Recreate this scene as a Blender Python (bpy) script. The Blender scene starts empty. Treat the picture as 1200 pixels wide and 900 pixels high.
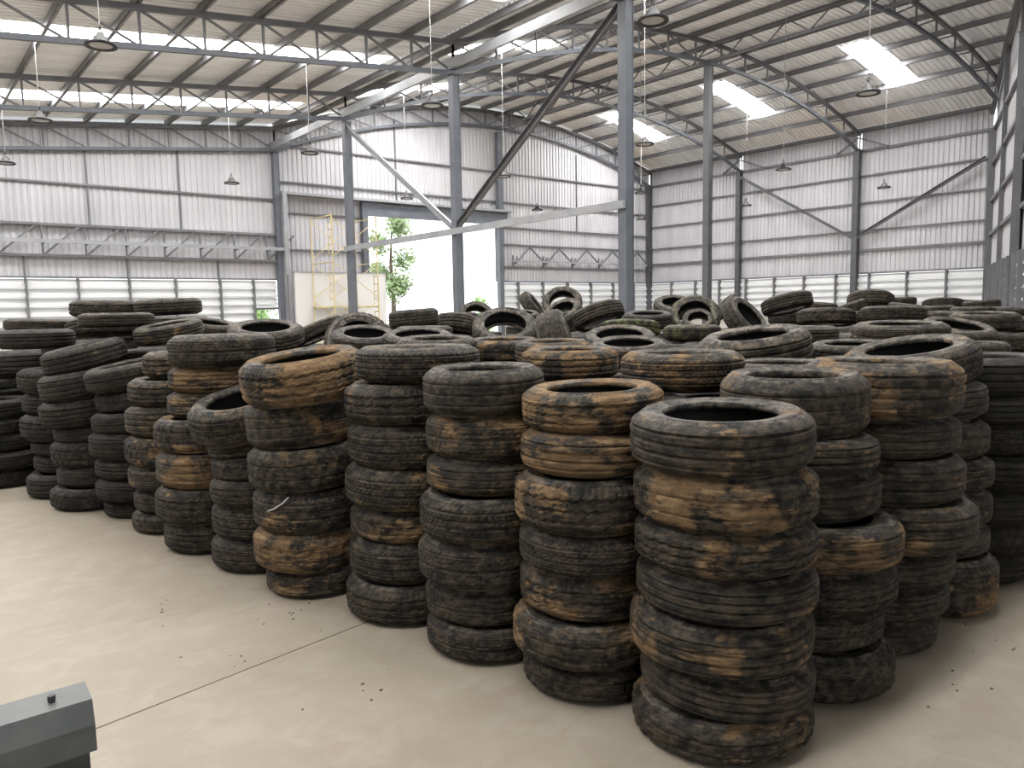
import bpy, math, random
from mathutils import Vector, Matrix
C = bpy.context.scene.collection
SC = bpy.context.scene
PI = math.pi

# ------------------------------------------------------------------ helpers
class MB:
    """collects boxes, bars and strips; build() links them as ONE mesh object"""
    def __init__(self):
        self.v = []; self.f = []
    def add(self, vs, fs):
        b = len(self.v); self.v += [tuple(p) for p in vs]; self.f += [tuple(b + i for i in q) for q in fs]; return self
    def box(self, lo, hi):
        x0, y0, z0 = lo; x1, y1, z1 = hi
        return self.add([(x0,y0,z0),(x1,y0,z0),(x1,y1,z0),(x0,y1,z0),(x0,y0,z1),(x1,y0,z1),(x1,y1,z1),(x0,y1,z1)],
                        [(3,2,1,0),(4,5,6,7),(0,1,5,4),(1,2,6,5),(2,3,7,6),(3,0,4,7)])
    def bar(self, a, b, w, h=None, up=(0,0,1)):
        """rectangular bar from a to b, w across, h along up"""
        h = h or w
        a = Vector(a); b = Vector(b); d = (b - a).normalized(); u = Vector(up)
        if abs(d.dot(u)) > .98: u = Vector((1,0,0))
        s = d.cross(u).normalized(); u = s.cross(d).normalized()
        P = [p + s*i*w/2 + u*j*h/2 for p in (a, b) for i, j in ((-1,-1),(1,-1),(1,1),(-1,1))]
        return self.add(P, [(3,2,1,0),(4,5,6,7),(0,1,5,4),(1,2,6,5),(2,3,7,6),(3,0,4,7)])
    def channel(self, a, b, w, h, t=.012, up=(0,0,1)):
        """C-section: web and two flanges"""
        a = Vector(a); b = Vector(b); d = (b - a).normalized(); u = Vector(up)
        if abs(d.dot(u)) > .98: u = Vector((1,0,0))
        s = d.cross(u).normalized(); u = s.cross(d).normalized()
        self.bar(a - s*(w/2 - t/2), b - s*(w/2 - t/2), t, h, up)
        for j in (-1, 1):
            self.bar(a + u*j*(h/2 - t/2), b + u*j*(h/2 - t/2), w, t, up)
        return self
    def tube(self, pts, r, n=8, cap=True):
        pts = [Vector(p) for p in pts]; rings = []
        for i, p in enumerate(pts):
            d = (pts[min(i+1, len(pts)-1)] - pts[max(i-1, 0)]).normalized()
            u = Vector((0,0,1)) if abs(d.z) < .95 else Vector((1,0,0))
            s = d.cross(u).normalized(); u = s.cross(d)
            rr = r[i] if isinstance(r, (list, tuple)) else r
            rings.append([p + s*math.cos(2*PI*k/n)*rr + u*math.sin(2*PI*k/n)*rr for k in range(n)])
        b = [p for q in rings for p in q]; f = []
        for i in range(len(pts)-1):
            for k in range(n):
                f.append((i*n+k, i*n+(k+1)%n, (i+1)*n+(k+1)%n, (i+1)*n+k))
        if cap:
            f.append(tuple(range(n-1, -1, -1))); f.append(tuple(range((len(pts)-1)*n, len(pts)*n)))
        return self.add(b, f)
    def lathe(self, prof, n=24, closed=False):
        """(r, z) profile spun about z"""
        m = len(prof); vs = [(r*math.cos(2*PI*k/n), r*math.sin(2*PI*k/n), z) for k in range(n) for r, z in prof]; f = []
        for k in range(n):
            for i in range(m if closed else m-1):
                j = (i+1) % m; kk = (k+1) % n
                f.append((k*m+i, kk*m+i, kk*m+j, k*m+j))
        return self.add(vs, f)
    def mesh(self, name, m, smooth=False):
        me = bpy.data.meshes.new(name); me.from_pydata(self.v, [], self.f); me.materials.append(m)
        if smooth:
            me.polygons.foreach_set('use_smooth', [True]*len(me.polygons))
        me.update(); return me
    def build(self, name, m, parent=None, smooth=False):
        o = bpy.data.objects.new(name, self.mesh(name, m, smooth)); C.objects.link(o)
        if parent: o.parent = parent
        return o

def tag(o, label=None, cat=None, group=None, kind=None):
    for k, v in (('label', label), ('category', cat), ('group', group), ('kind', kind)):
        if v: o[k] = v
    return o
def thing(name, label, cat, loc=(0,0,0), group=None, kind='thing'):
    o = bpy.data.objects.new(name, None); C.objects.link(o); o.location = loc; o.empty_display_size = .2
    return tag(o, label, cat, group, kind)

# ------------------------------------------------------------------ materials
class N:
    def __init__(self, name):
        self.m = bpy.data.materials.new(name); self.m.use_nodes = True
        self.t = self.m.node_tree; self.t.nodes.clear()
        self.out = self.t.nodes.new('ShaderNodeOutputMaterial')
    def n(self, typ, **kw):
        nd = self.t.nodes.new('ShaderNode' + typ)
        for k, v in kw.items():
            if k in nd.inputs: self.set(nd.inputs[k], v)
            else: setattr(nd, k, v)
        return nd
    def set(self, s, v):
        if hasattr(v, 'bl_idname') or isinstance(v, bpy.types.NodeSocket):
            self.t.links.new(v if isinstance(v, bpy.types.NodeSocket) else v.outputs[0], s)
        elif isinstance(v, (tuple, list)) and len(v) == 3 and s.type == 'RGBA': s.default_value = (*v, 1)
        else: s.default_value = v
    def mix(self, f, a, b):
        nd = self.t.nodes.new('ShaderNodeMix'); nd.data_type = 'RGBA'
        self.set(nd.inputs[0], f); self.set(nd.inputs[6], a); self.set(nd.inputs[7], b)
        return nd.outputs[2]
    def math(self, op, a, b=0., c=0.):
        nd = self.t.nodes.new('ShaderNodeMath'); nd.operation = op
        for i, v in enumerate((a, b, c)): self.set(nd.inputs[i], v)
        return nd.outputs[0]
    def step(self, x, lo, hi):
        nd = self.t.nodes.new('ShaderNodeMapRange'); nd.interpolation_type = 'SMOOTHSTEP'
        self.set(nd.inputs[0], x); self.set(nd.inputs[1], lo); self.set(nd.inputs[2], hi)
        return nd.outputs[0]
    def noise(self, vec, scale, detail=3., rough=.55, dist=0.):
        nd = self.n('TexNoise', Scale=scale, Detail=detail, Roughness=rough, Distortion=dist)
        if vec is not None: self.set(nd.inputs['Vector'], vec)
        return nd.outputs[0]
    def coord(self, which='Object', scale=None):
        o = self.n('TexCoord').outputs[which]
        if scale:
            mp = self.n('Mapping'); self.set(mp.inputs['Vector'], o); mp.inputs['Scale'].default_value = scale; o = mp.outputs[0]
        return o
    def bsdf(self, col, rough=.6, metal=0., bump=None, bstr=.2, spec=.4):
        b = self.n('BsdfPrincipled'); self.set(b.inputs['Base Color'], col); self.set(b.inputs['Roughness'], rough)
        b.inputs['Metallic'].default_value = metal; b.inputs['Specular IOR Level'].default_value = spec
        if bump is not None:
            bp = self.n('Bump'); bp.inputs['Strength'].default_value = bstr; bp.inputs['Distance'].default_value = .02
            self.set(bp.inputs['Height'], bump); self.set(b.inputs['Normal'], bp.outputs[0])
        return b
    def done(self, sh):
        self.t.links.new(sh.outputs[0], self.out.inputs[0]); return self.m

def painted(name, c1, c2, scale=1.5, rough=.5, metal=0., spec=.4):
    k = N(name); f = k.step(k.noise(k.coord(), scale, 4), .35, .7)
    return k.done(k.bsdf(k.mix(f, c1, c2), rough, metal, spec=spec))

M = {}
M['steel'] = painted('painted_steel', (.075,.083,.099), (.098,.107,.126), 2.0, .5)
M['columnsteel'] = painted('column_steel', (.05,.052,.058), (.066,.068,.075), 2.0, .5)
M['purlin'] = painted('purlin_steel', (.15,.15,.16), (.19,.19,.2), 2.0, .5)
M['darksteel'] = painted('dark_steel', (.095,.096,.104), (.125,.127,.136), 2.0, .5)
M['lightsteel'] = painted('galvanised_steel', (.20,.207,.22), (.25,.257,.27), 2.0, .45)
k = N('wall_sheet'); c = k.coord()
st = k.noise(k.coord('Object', (1.2, 1.2, .12)), 1.6, 4)
M['wall'] = k.done(k.bsdf(k.mix(k.step(st, .3, .75), (.40,.395,.415), (.34,.336,.355)), .5))
k = N('roof_sheet')
st = k.noise(k.coord('Object', (.25, 1.6, 1)), 1.3, 4); st2 = k.noise(k.coord('Object', (.1, .12, .1)), 1.0, 3)
c1 = k.mix(k.step(st, .3, .7), (.86,.875,.89), (.74,.75,.765)); c2 = k.mix(k.step(st2, .5, .72), c1, (.86,.79,.72))
M['roof'] = k.done(k.bsdf(c2, .42, .1))
k = N('louvre_slat'); b = k.bsdf((.55,.55,.55), .5); tr = k.n('BsdfTranslucent', Color=(.62,.62,.62)); mx = k.n('MixShader', Fac=.3)
k.t.links.new(b.outputs[0], mx.inputs[1]); k.t.links.new(tr.outputs[0], mx.inputs[2]); M['louvre'] = k.done(mx)
k = N('concrete_floor'); c = k.coord()
n1 = k.noise(k.coord('Object', (1, .5, 1)), .9, 5, .6); n2 = k.noise(c, 5.5, 5, .6, .6); n3 = k.noise(c, 40, 3)
n4 = k.noise(k.coord('Object', (.8, 2.2, 1)), 3.0, 6, .62, 1.2)
col = k.mix(k.step(n1, .3, .7), (.245,.214,.168), (.214,.182,.14))
col = k.mix(k.math('MULTIPLY', k.step(n2, .42, .68), .7), col, (.275,.243,.197))
col = k.mix(k.math('MULTIPLY', k.step(n4, .5, .68), .6), col, (.218,.18,.135))
col = k.mix(k.math('MULTIPLY', k.step(n3, .62, .75), .25), col, (.2,.16,.116))
M['floor'] = k.done(k.bsdf(col, .55, 0, n3, .04, .35))
M['joint'] = painted('floor_joint', (.06,.05,.04), (.1,.08,.06), 8, .9)
M['block'] = painted('block_wall', (.5,.48,.45), (.42,.41,.39), 2, .8)
M['white'] = painted('white_board', (.50,.495,.49), (.46,.455,.455), .8, .6)
M['yellow'] = painted('yellow_paint', (.50,.42,.22), (.44,.37,.21), 3, .5)
M['lamp'] = painted('lamp_housing', (.012,.012,.013), (.02,.02,.021), 6, .6)
M['lens'] = painted('lamp_lens', (.28,.28,.29), (.34,.34,.35), 6, .3)
M['cord'] = painted('white_cord', (.36,.36,.36), (.3,.3,.3), 6, .5)
M['machine'] = painted('machine_paint', (.07,.076,.076), (.10,.107,.105), 5, .42)
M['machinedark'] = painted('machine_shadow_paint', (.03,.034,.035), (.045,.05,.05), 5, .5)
M['ground'] = painted('outside_ground', (.62,.60,.56), (.52,.51,.47), .4, .9)
M['bark'] = painted('bark', (.16,.12,.09), (.1,.08,.06), 4, .9)
M['leaf'] = painted('leaf', (.26,.36,.16), (.38,.46,.25), .9, .6)
M['leaf2'] = painted('bush_leaf', (.3,.46,.16), (.42,.56,.25), .9, .6)
for nm, st in (('skylight', 40), ('skylight_strip', 14)):
    k = N(nm + '_sheet'); e = k.n('Emission', Color=(1,.985,.96)); e.inputs['Strength'].default_value = st
    M[nm] = k.done(e)

def rubber(name, base, dustc, dustgain, extra):
    k = N(name)
    at = lambda a: k.n('Attribute', attribute_type='OBJECT', attribute_name=a).outputs['Fac']
    tc = k.coord(); off = k.n('CombineXYZ'); sd = at('seed')
    k.set(off.inputs[0], sd); k.set(off.inputs[1], k.math('MULTIPLY', sd, 1.7)); k.set(off.inputs[2], k.math('MULTIPLY', sd, .6))
    va = k.n('VectorMath', operation='ADD'); k.set(va.inputs[0], tc); k.set(va.inputs[1], off.outputs[0]); v = va.outputs[0]
    # smear: patches follow the running direction, so the height axis is compressed less
    fine = k.noise(v, 38, 5, .65); mid = k.noise(v, 14, 5, .62, .4); big = k.noise(v, 4.2, 4, .55, .5)
    mp0 = k.n('Mapping'); k.set(mp0.inputs['Vector'], v); mp0.inputs['Scale'].default_value = (1, 1, 7); strk0 = k.noise(mp0.outputs[0], 13, 5, .7)
    dust = at('dust'); mud = at('mud'); moss = at('moss')
    col = k.mix(k.step(mid, .35, .7), base, tuple(x*1.7 for x in base))
    df = k.math('MULTIPLY', k.step(k.math('ADD', k.math('MULTIPLY', mid, .3), k.math('ADD', k.math('MULTIPLY', strk0, .4), k.math('MULTIPLY', fine, .3))), .43, .63), k.math('MULTIPLY', dust, dustgain))
    col = k.mix(df, col, dustc)
    mp = k.n('Mapping'); k.set(mp.inputs['Vector'], v); mp.inputs['Scale'].default_value = (1, 1, 5.5)
    strk = k.noise(mp.outputs[0], 9, 5, .68)
    x = k.math('ADD', k.math('MULTIPLY', big, .62), k.math('ADD', k.math('MULTIPLY', strk, .26), k.math('MULTIPLY', fine, .12)))
    lo = k.math('SUBTRACT', .665 + extra, k.math('MULTIPLY', mud, .33))
    mf = k.step(x, lo, k.math('ADD', lo, .075))
    mc = k.mix(k.step(fine, .35, .65), (.175,.108,.052), (.10,.062,.031))
    mc = k.mix(k.step(strk, .48, .66), mc, (.21,.142,.08))
    mf = k.math('MULTIPLY', mf, k.math('ADD', .32, k.math('MULTIPLY', k.step(k.math('ADD', k.math('MULTIPLY', strk, .6), k.math('MULTIPLY', fine, .4)), .36, .54), .63)))
    col = k.mix(mf, col, mc)
    gf = k.math('MULTIPLY', k.step(mid, k.math('SUBTRACT', .66, k.math('MULTIPLY', moss, .22)), .64), k.math('MINIMUM', moss, .8))
    col = k.mix(gf, col, (.075,.095,.022))
    return k.done(k.bsdf(col, k.math('ADD', .66, k.math('MULTIPLY', mf, .25)), 0, k.math('ADD', fine, k.math('MULTIPLY', mf, .4)), .4, .2))
M['tread'] = rubber('tread_rubber', (.0062,.0064,.0058), (.135,.100,.066), 1.0, 0)
M['side'] = rubber('sidewall_rubber', (.012,.0118,.0112), (.22,.187,.15), 1.25, .0)
M['liner'] = painted('inner_liner_rubber', (.012,.012,.012), (.02,.0195,.019), 9, .7)

# ------------------------------------------------------------------ hall geometry
XA, XB, YG, BAY = 12.05, 33.75, 28.94, 6.0
FR = [YG - BAY*i for i in range(4)]
def zroof(x):
    if x < XA: return 8.62 - .108*(XA - x)
    return 1.70700694 + .77226953*x - .01647943*x*x
def zbot(x):
    """lower chord of the trusses"""
    if x < XA: return 7.62 - .107*(XA - x)
    return -.01722*x*x + .8071*x + .395
YN = -7.0
XL = -11.0
OBC = Vector((33.75, 11.6, 0)); OBD = Vector((-.92, -.39, 0)).normalized(); OBL = 33.5

# floor
fl = MB().box((XL-6, YN-6, -.2), (XB+3, YG+.3, 0)).build('floor', M['floor']); tag(fl, 'beige concrete warehouse floor', 'floor', kind='structure')
J0 = Vector((0.501, 3.036, 0)); J1 = Vector((1.632, 3.218, 0)); jd = (J1-J0).normalized()
MB().bar(J0 - jd*4 + Vector((0,0,-.0015)), J1 + jd*9 + Vector((0,0,-.0015)), .0045, .006).build('expansion_joint', M['joint'], fl)
gr = MB().box((-60, YG+.3, -.3), (90, 110, -.06)).add([(XB+3, YN-40, -.06), (120, YN-40, -.06), (120, YG+.3, -.06), (XB+3, YG+.3, -.06)], [(0,1,2,3)]).build('ground_outside', M['ground']); tag(gr, 'pale ground outside the doorway', 'ground', kind='structure')

# ceiling: two corrugated sheets, purlins and skylights
ce = bpy.data.objects.new('ceiling', None); C.objects.link(ce); tag(ce, 'corrugated metal roof on purlins', 'ceiling', kind='structure')
def roofsheet(x0, x1, nx, y0, y1):
    P = .20; prof = []
    y = y0
    while y < y1:
        prof += [(y, 0), (y+.09, 0), (y+.105, -.042), (y+.155, -.042), (y+.17, 0)]; y += P
    prof.append((y, 0))
    m = MB(); vs = []
    for i in range(nx+1):
        x = x0 + (x1-x0)*i/nx
        vs += [(x, yy, zroof(x) + .05 + h) for yy, h in prof]
    n = len(prof)
    m.add(vs, [(i*n+j, (i+1)*n+j, (i+1)*n+j+1, i*n+j+1) for i in range(nx) for j in range(n-1)])
    return m
roofsheet(XL, XA-.01, 4, YN, YG+.5).build('roof_sheet', M['roof'], ce)
roofsheet(XA, XB+.5, 28, YN, YG+.5).build('roof_sheet', M['roof'], ce)
PX_L = [XA - 1.27*i for i in range(1, 18)]
NP = 15; DX = (XB - XA)/NP
PX_M = [XA + DX*i for i in range(0, NP+1)]
for x in PX_L + PX_M:
    xx = x if x not in (PX_M[0],) else x + .12
    h = .17
    # purlins over the slanting front wall stop at it
    y0 = YN
    if x > OBC.x + OBD.x*OBL:
        y0 = OBC.y + (x - OBC.x)/OBD.x*OBD.y + .05
    MB().channel((xx, y0, zroof(xx)-h/2-.002), (xx, YG+.1, zroof(xx)-h/2-.002), .075, h).build('purlin', M['purlin'], ce)
nwin = [0]
def skylight(x0, x1, y, w, label, grp, mat='skylight'):
    m = MB(); n = 8; vs = []
    for i in range(n+1):
        x = x0 + (x1-x0)*i/n; z = zroof(x)
        vs += [(x, y-w/2, z+.004), (x, y+w/2, z+.004), (x, y-w/2, z+.014), (x, y+w/2, z+.014)]
    f = []
    for i in range(n):
        a = i*4; b = a+4
        f += [(a, a+1, b+1, b), (a+2, b+2, b+3, a+3), (a, b, b+2, a+2), (a+1, a+3, b+3, b+1)]
    f += [(0, 2, 3, 1), (n*4, n*4+1, n*4+3, n*4+2)]
    nwin[0] += 1
    o = m.add(vs, f).build('window_%d' % nwin[0], M[mat])
    tag(o, label, 'skylight', grp, 'structure')
for y, t in ((YG-9, 'nearer'), (YG-3, 'farther')):
    skylight(-9, 11.75, y, .95, f'long bright skylight strip in the low left roof, the {t} one', 'roof skylights', 'skylight_strip')
for y, xs0 in ((YG-15, -9), (YG-21, -9), (YG-27, -5)): skylight(xs0, 11.75, y, .95, 'unseen skylight strip of the low left roof, added for light above or behind camera', 'roof skylights out of view', 'skylight_strip')  # unseen strips added for light; the nearest is shortened to balance the floor
for i, y in enumerate((YG-21, YG-15, YG-9, YG-3)):
    t = ('over the pile, out of view', 'nearest', 'middle', 'farthest')[i]
    skylight(27.35, 31.1, y, .95, f'short bright skylight on the right slope of the arched roof, {t}', 'roof skylights')
    skylight(14.5, 18.5, y, .95, f'short bright skylight on the left slope of the arched roof, {t}', 'roof skylights')

# roof trusses
def truss(y, xs, label, side):
    t = thing('roof_truss', label, 'roof truss', (0, y, 0), 'roof trusses')
    def chord(zf, w, h, dz):
        m = MB()
        for a, b in zip(xs[:-1], xs[1:]): m.bar((a, 0, zf(a)+dz), (b, 0, zf(b)+dz), w, h)
        return m
    chord(zroof, .10, .12, -.24).build('top_chord', M['darksteel'], t)
    chord(zbot, .10, .11, 0).build('bottom_chord', M['steel'], t)
    mid = (xs[0]+xs[-1])/2
    for i, x in enumerate(xs):
        MB().bar((x, 0, zbot(x)), (x, 0, zroof(x)-.25), .05, .05).build('web_post', M['darksteel'], t)
        if i == len(xs)-1: break
        a, b = x, xs[i+1]
        if side == 'left' or (a+b)/2 < mid: p, q = (a, 0, zroof(a)-.27), (b, 0, zbot(b))
        else: p, q = (a, 0, zbot(a)), (b, 0, zroof(b)-.27)
        MB().bar(p, q, .045, .045).build('web_diagonal', M['darksteel'], t)
    return t
xl = [XA - 1.27*i for i in range(12, -1, -1)]
PLACE = ['against the rear wall', 'first out from the rear wall', 'second out from the rear wall', 'third out from the rear wall']
for i, y in enumerate(FR):
    truss(y - .2 if i == 0 else y, xl, f'straight grey lattice truss of the low left bay, {PLACE[i]}', 'left')
    xs = [x for x in PX_M]
    if i == 3: xs = [x for x in xs if x < 31.6] + [31.75]
    truss(y - .2 if i == 0 else y, xs, f'arched grey lattice truss of the main roof, {PLACE[i]}', 'main')
t = thing('ridge_truss', 'light zigzag truss running lengthwise under the ridge of the arched roof', 'roof truss', (22.9, 0, 0), 'roof trusses')
MB().bar((0, 5, 10.42), (0, YG, 10.42), .08, .08).build('top_chord', M['darksteel'], t)
MB().bar((0, 5, 9.86), (0, YG, 9.86), .07, .07).build('bottom_chord', M['darksteel'], t)
y = YG
while y > 6:
    MB().bar((0, y, 10.42), (0, y-.75, 9.86), .04).build('web_diagonal', M['darksteel'], t)
    MB().bar((0, y-.75, 9.86), (0, y-1.5, 10.42), .04).build('web_diagonal', M['darksteel'], t); y -= 1.5

# columns: H-section posts with base and cap plate
def column(x, y, h, w, label, m='steel', grp='steel columns'):
    c = thing('steel_column', label, 'column', (x, y, 0), grp)
    s = MB()
    s.box((-w/2, -w/2, .02), (-w/2+.02, w/2, h)); s.box((w/2-.02, -w/2, .02), (w/2, w/2, h))
    s.box((-w/2+.02, -w/2+.012, .02), (w/2-.02, -w/2+.03, h)); s.box((-w/2+.02, w/2-.03, .02), (w/2-.02, w/2-.012, h))
    s.build('shaft', M[m], c)
    MB().box((-w*.8, -w*.8, 0), (w*.8, w*.8, .02)).build('base_plate', M[m], c)
    MB().box((-w*.6, -w*.6, h), (w*.6, w*.6, h+.02)).build('cap_plate', M[m], c)
    return c
column(XA, FR[3], 7.6, .23, 'thick grey steel column, nearest of the lengthwise row, reaching past the picture top')
column(XA, FR[2], 7.55, .22, 'grey steel column in front of the bright doorway where two braces meet')
column(XA, FR[1], 7.5, .22, 'slim grey steel column standing between the scaffold frames')
column(XA, YG-.2, 7.5, .22, 'grey steel column against the rear wall at the start of the low bay')
column(22.9, FR[2], 9.72, .24, 'tall thin dark column in mid-hall carrying the arched truss', 'columnsteel')
column(22.9, YG-.2, 9.6, .24, 'grey steel column forming the right edge of the doorway')
column(15.75, YG-.2, 5.95, .24, 'short grey post forming the left edge of the doorway')
column(XB-.2, YG-.2, 8.0, .24, 'dark steel column in the far corner of rear and right walls', 'columnsteel')
column(XB-.2, FR[1], 8.0, .24, 'dark steel column on the right wall, first from the far corner', 'columnsteel')
column(XB-.2, FR[2], 8.0, .26, 'dark steel column on the right wall where two braces meet', 'columnsteel')
column(XB-.15, 11.6, 8.0, .28, 'dark steel column where the right wall turns toward the camera', 'columnsteel')
column(24.3, 7.75, 8.6, .22, 'dark steel column of the slanting wall at the right picture edge', 'columnsteel')

# lengthwise members
def member(name, a, b, w, h, m, label, cat='beam', ch=False):
    mb = MB().channel(a, b, w, h) if ch else MB().bar(a, b, w, h)
    return tag(mb.build(name, M[m]), label, cat, None, 'thing')
member('eave_beam', (XA-.14, 3.0, 7.88), (XA-.14, YG-.1, 7.72), .10, .24, 'lightsteel', 'pale galvanised eave beam running over the lengthwise column row')
member('tie_beam', (XA-.16, FR[3]-.1, 3.56), (XA-.16, FR[1]+.1, 3.50), .08, .16, 'lightsteel', 'pale horizontal tie beam crossing the bright doorway between three columns')
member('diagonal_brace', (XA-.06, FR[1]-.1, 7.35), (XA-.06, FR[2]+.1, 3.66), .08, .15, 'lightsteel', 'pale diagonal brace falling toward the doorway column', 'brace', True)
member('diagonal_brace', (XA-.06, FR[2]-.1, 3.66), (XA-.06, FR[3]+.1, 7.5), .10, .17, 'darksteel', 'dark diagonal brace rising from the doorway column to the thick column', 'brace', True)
member('diagonal_brace', (XB-.32, FR[1]-.1, 7.75), (XB-.32, FR[2]+.1, 4.3), .09, .12, 'darksteel', 'dark diagonal brace on the right wall falling toward the braced column', 'brace', True)
member('diagonal_brace', (XB-.32, FR[2]-.1, 4.3), (XB-.32, 11.8, 6.95), .10, .14, 'darksteel', 'dark diagonal brace on the right wall rising to the corner column', 'brace', True)

# walls ---------------------------------------------------------------
def sheet(m, frame, u0, u1, zb, zt, pitch=.20):
    """vertical ribbed sheet; frame(u, n, z) -> world; zb, zt functions of u"""
    vs = []; us = []
    u = u0
    while u < u1 - 1e-6:
        for du, h in ((0, 0), (.11, 0), (.13, .032), (.175, .032)):
            if u+du < u1: us.append((u+du, h))
        u += pitch
    us.append((u1, 0))
    for u, h in us: vs += [frame(u, h, zb(u)), frame(u, h, zt(u))]
    m.add(vs, [(2*i, 2*i+2, 2*i+3, 2*i+1) for i in range(len(us)-1)])
def louvre_bay(frame, u0, u1, z0, z1, parent):
    m = MB(); P = .31; z = z1
    while z > z0 + .05:
        zl = max(z - P*.96, z0)
        a = frame(u0, .02, z); b = frame(u1, .02, z); c = frame(u1, -.13, zl-.01); d = frame(u0, -.13, zl-.01)
        e = frame(u0, -.005, z+.0); f = frame(u1, -.005, z+.0); g = frame(u1, -.155, zl+.01); h = frame(u0, -.155, zl+.01)
        m.add([a,b,c,d,e,f,g,h], [(0,1,2,3),(7,6,5,4),(0,4,5,1),(3,2,6,7),(0,3,7,4),(1,5,6,2)])
        z -= P
    m.build('louvre', M['louvre'], parent)
def post(frame, u, z0, z1, parent, w=.05, d=.06, name='mullion'):
    MB().add([frame(u+i*w/2, -.02-j*d, z) for z in (z0, z1) for i, j in ((-1,0),(1,0),(1,1),(-1,1))], [(3,2,1,0),(4,5,6,7),(0,1,5,4),(1,2,6,5),(2,3,7,6),(3,0,4,7)]).build(name, M['darksteel'], parent)
def girt(frame, u0, u1, z, parent, h=.062, d=.08, n0=-.02, m='darksteel', name='girt'):
    MB().add([frame(u, n0-j*d, z+i*h/2) for u in (u0, u1) for i, j in ((-1,0),(1,0),(1,1),(-1,1))], [(3,2,1,0),(4,5,6,7),(0,1,5,4),(1,2,6,5),(2,3,7,6),(3,0,4,7)]).build(name, M[m], parent)
ZL0, ZL1 = .87, 2.74
DX0, DX1, DZ = 15.9, 22.75, 5.4
# rear wall (low left bay and gable share one plane)
fr = lambda u, n, z: (u, YG + n, z)
m = MB()
top = lambda u: zroof(u) - .09
sheet(m, fr, XL, XA, lambda u: ZL1, top)
sheet(m, fr, XA, DX0, lambda u: 0.0, top)
sheet(m, fr, DX0, DX1, lambda u: DZ, top)
sheet(m, fr, DX1, XB+.05, lambda u: ZL1, top)
wr = m.build('wall_rear', M['wall']); tag(wr, 'pale corrugated rear wall with louvre band', 'wall', kind='structure')
MB().box((XL, YG, 0), (XA, YG+.15, ZL0)).box((DX1+.2, YG, 0), (XB, YG+.15, ZL0)).build('block_base', M['block'], wr)
for z in (5.77, 4.43, 3.44, ZL1): girt(fr, XL, XA-.1, z, wr)
girt(fr, XL, XA-.1, 7.0, wr) if False else None
for z in (6.48, 7.85):
    x1 = XB-.3
    girt(fr, XA+.1, x1, z, wr)
girt(fr, XA+.1, DX0-.2, 5.31, wr); girt(fr, XA+.1, DX0-.2, 3.9, wr)
for z, h in ((5.31, .062), (4.51, .06), (3.45, .09), (ZL1, .08)): girt(fr, DX1+.3, XB-.3, z, wr, h)
for x in (5.62, 8.53, 2.7, -.2, -3.1): post(fr, x, 4.43, top(x)-.9, wr)
for x in (3.66-3.1, 3.66, 6.69, 9.76): post(fr, x, ZL1, 3.44, wr)
post(fr, 17.42, 6.05, 9.5, wr); post(fr, 28.1, 5.31, 9.2, wr)
# louvre bays
xs = [3.66-1.54*i for i in range(6, 0, -1)] + [3.66, 5.13, 6.69, 8.2, 9.76, 11.0, XA-.1]
for a, b in zip(xs[:-1], xs[1:]):
    last = b > XA-.2
    louvre_bay(fr, a+.03, b-.03, 1.66 if last else ZL0, ZL1-.05, wr)
for x in xs[1:-1]: post(fr, x, ZL0, ZL1, wr, .06, .22)
girt(fr, 11.0, XA-.1, 1.62, wr, .06, .12)
xs = [DX1+.2, 24.01, 25.62, 27.31, 28.98, 30.67, 32.3, XB-.1]
for a, b in zip(xs[:-1], xs[1:]): louvre_bay(fr, a+.03, b-.03, ZL0, ZL1-.05, wr)
for x in xs[1:-1]: post(fr, x, ZL0, ZL1, wr, .06, .22)
# lattice girder on the left part of the rear wall
t = thing('lattice_girder', 'long lattice girder with pale rail mounted low across the left rear wall', 'girder', (0, YG-.12, 0))
MB().bar((XL, -.30, 3.88), (XA+.25, -.30, 3.88), .06, .12).build('rail', M['lightsteel'], t)
MB().bar((XL, -.05, 4.43), (XA, -.05, 4.43), .08, .08).build('top_chord', M['darksteel'], t)
MB().bar((XL, -.05, 3.44), (XA, -.05, 3.44), .08, .08).build('bottom_chord', M['darksteel'], t)
for i in range(-9, 8):
    x = 4.2 + 1.23*(i - 1)
    if x > XA-.2: continue
    MB().bar((x, -.05, 3.44), (x, -.05, 4.43), .05).build('web_post', M['darksteel'], t)
    MB().bar((x, -.05, 3.44), (x+1.1, -.05, 4.43), .06).build('web_diagonal', M['darksteel'], t)
    MB().bar((x, 0, 3.80), (x, -.36, 3.80), .05).build('bracket', M['darksteel'], t)
# zigzag girder on the right part of the rear wall
t = thing('zigzag_girder', 'zigzag girder mounted across the rear wall right of the doorway', 'girder', (0, YG-.2, 0))
MB().bar((DX1+.8, -.1, 3.72), (XB-.5, -.1, 3.72), .05, .06).build('rail', M['lightsteel'], t)
x = 23.8
while x < 32.4:
    MB().bar((x, 0, 3.6), (x+.95, 0, 4.4), .07, .05).build('web_diagonal', M['darksteel'], t)
    MB().bar((x+.95, 0, 4.4), (x+1.75, 0, 3.8), .07, .05).build('web_diagonal', M['darksteel'], t)
    MB().bar((x+.15, 0, 3.95), (x-.1, 0, 3.5), .06, .05).build('bracket', M['darksteel'], t)
    MB().bar((x-.12, 0, 3.45), (x-.12, 0, 4.0), .06, .05).build('bracket', M['darksteel'], t); x += 1.95
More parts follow.
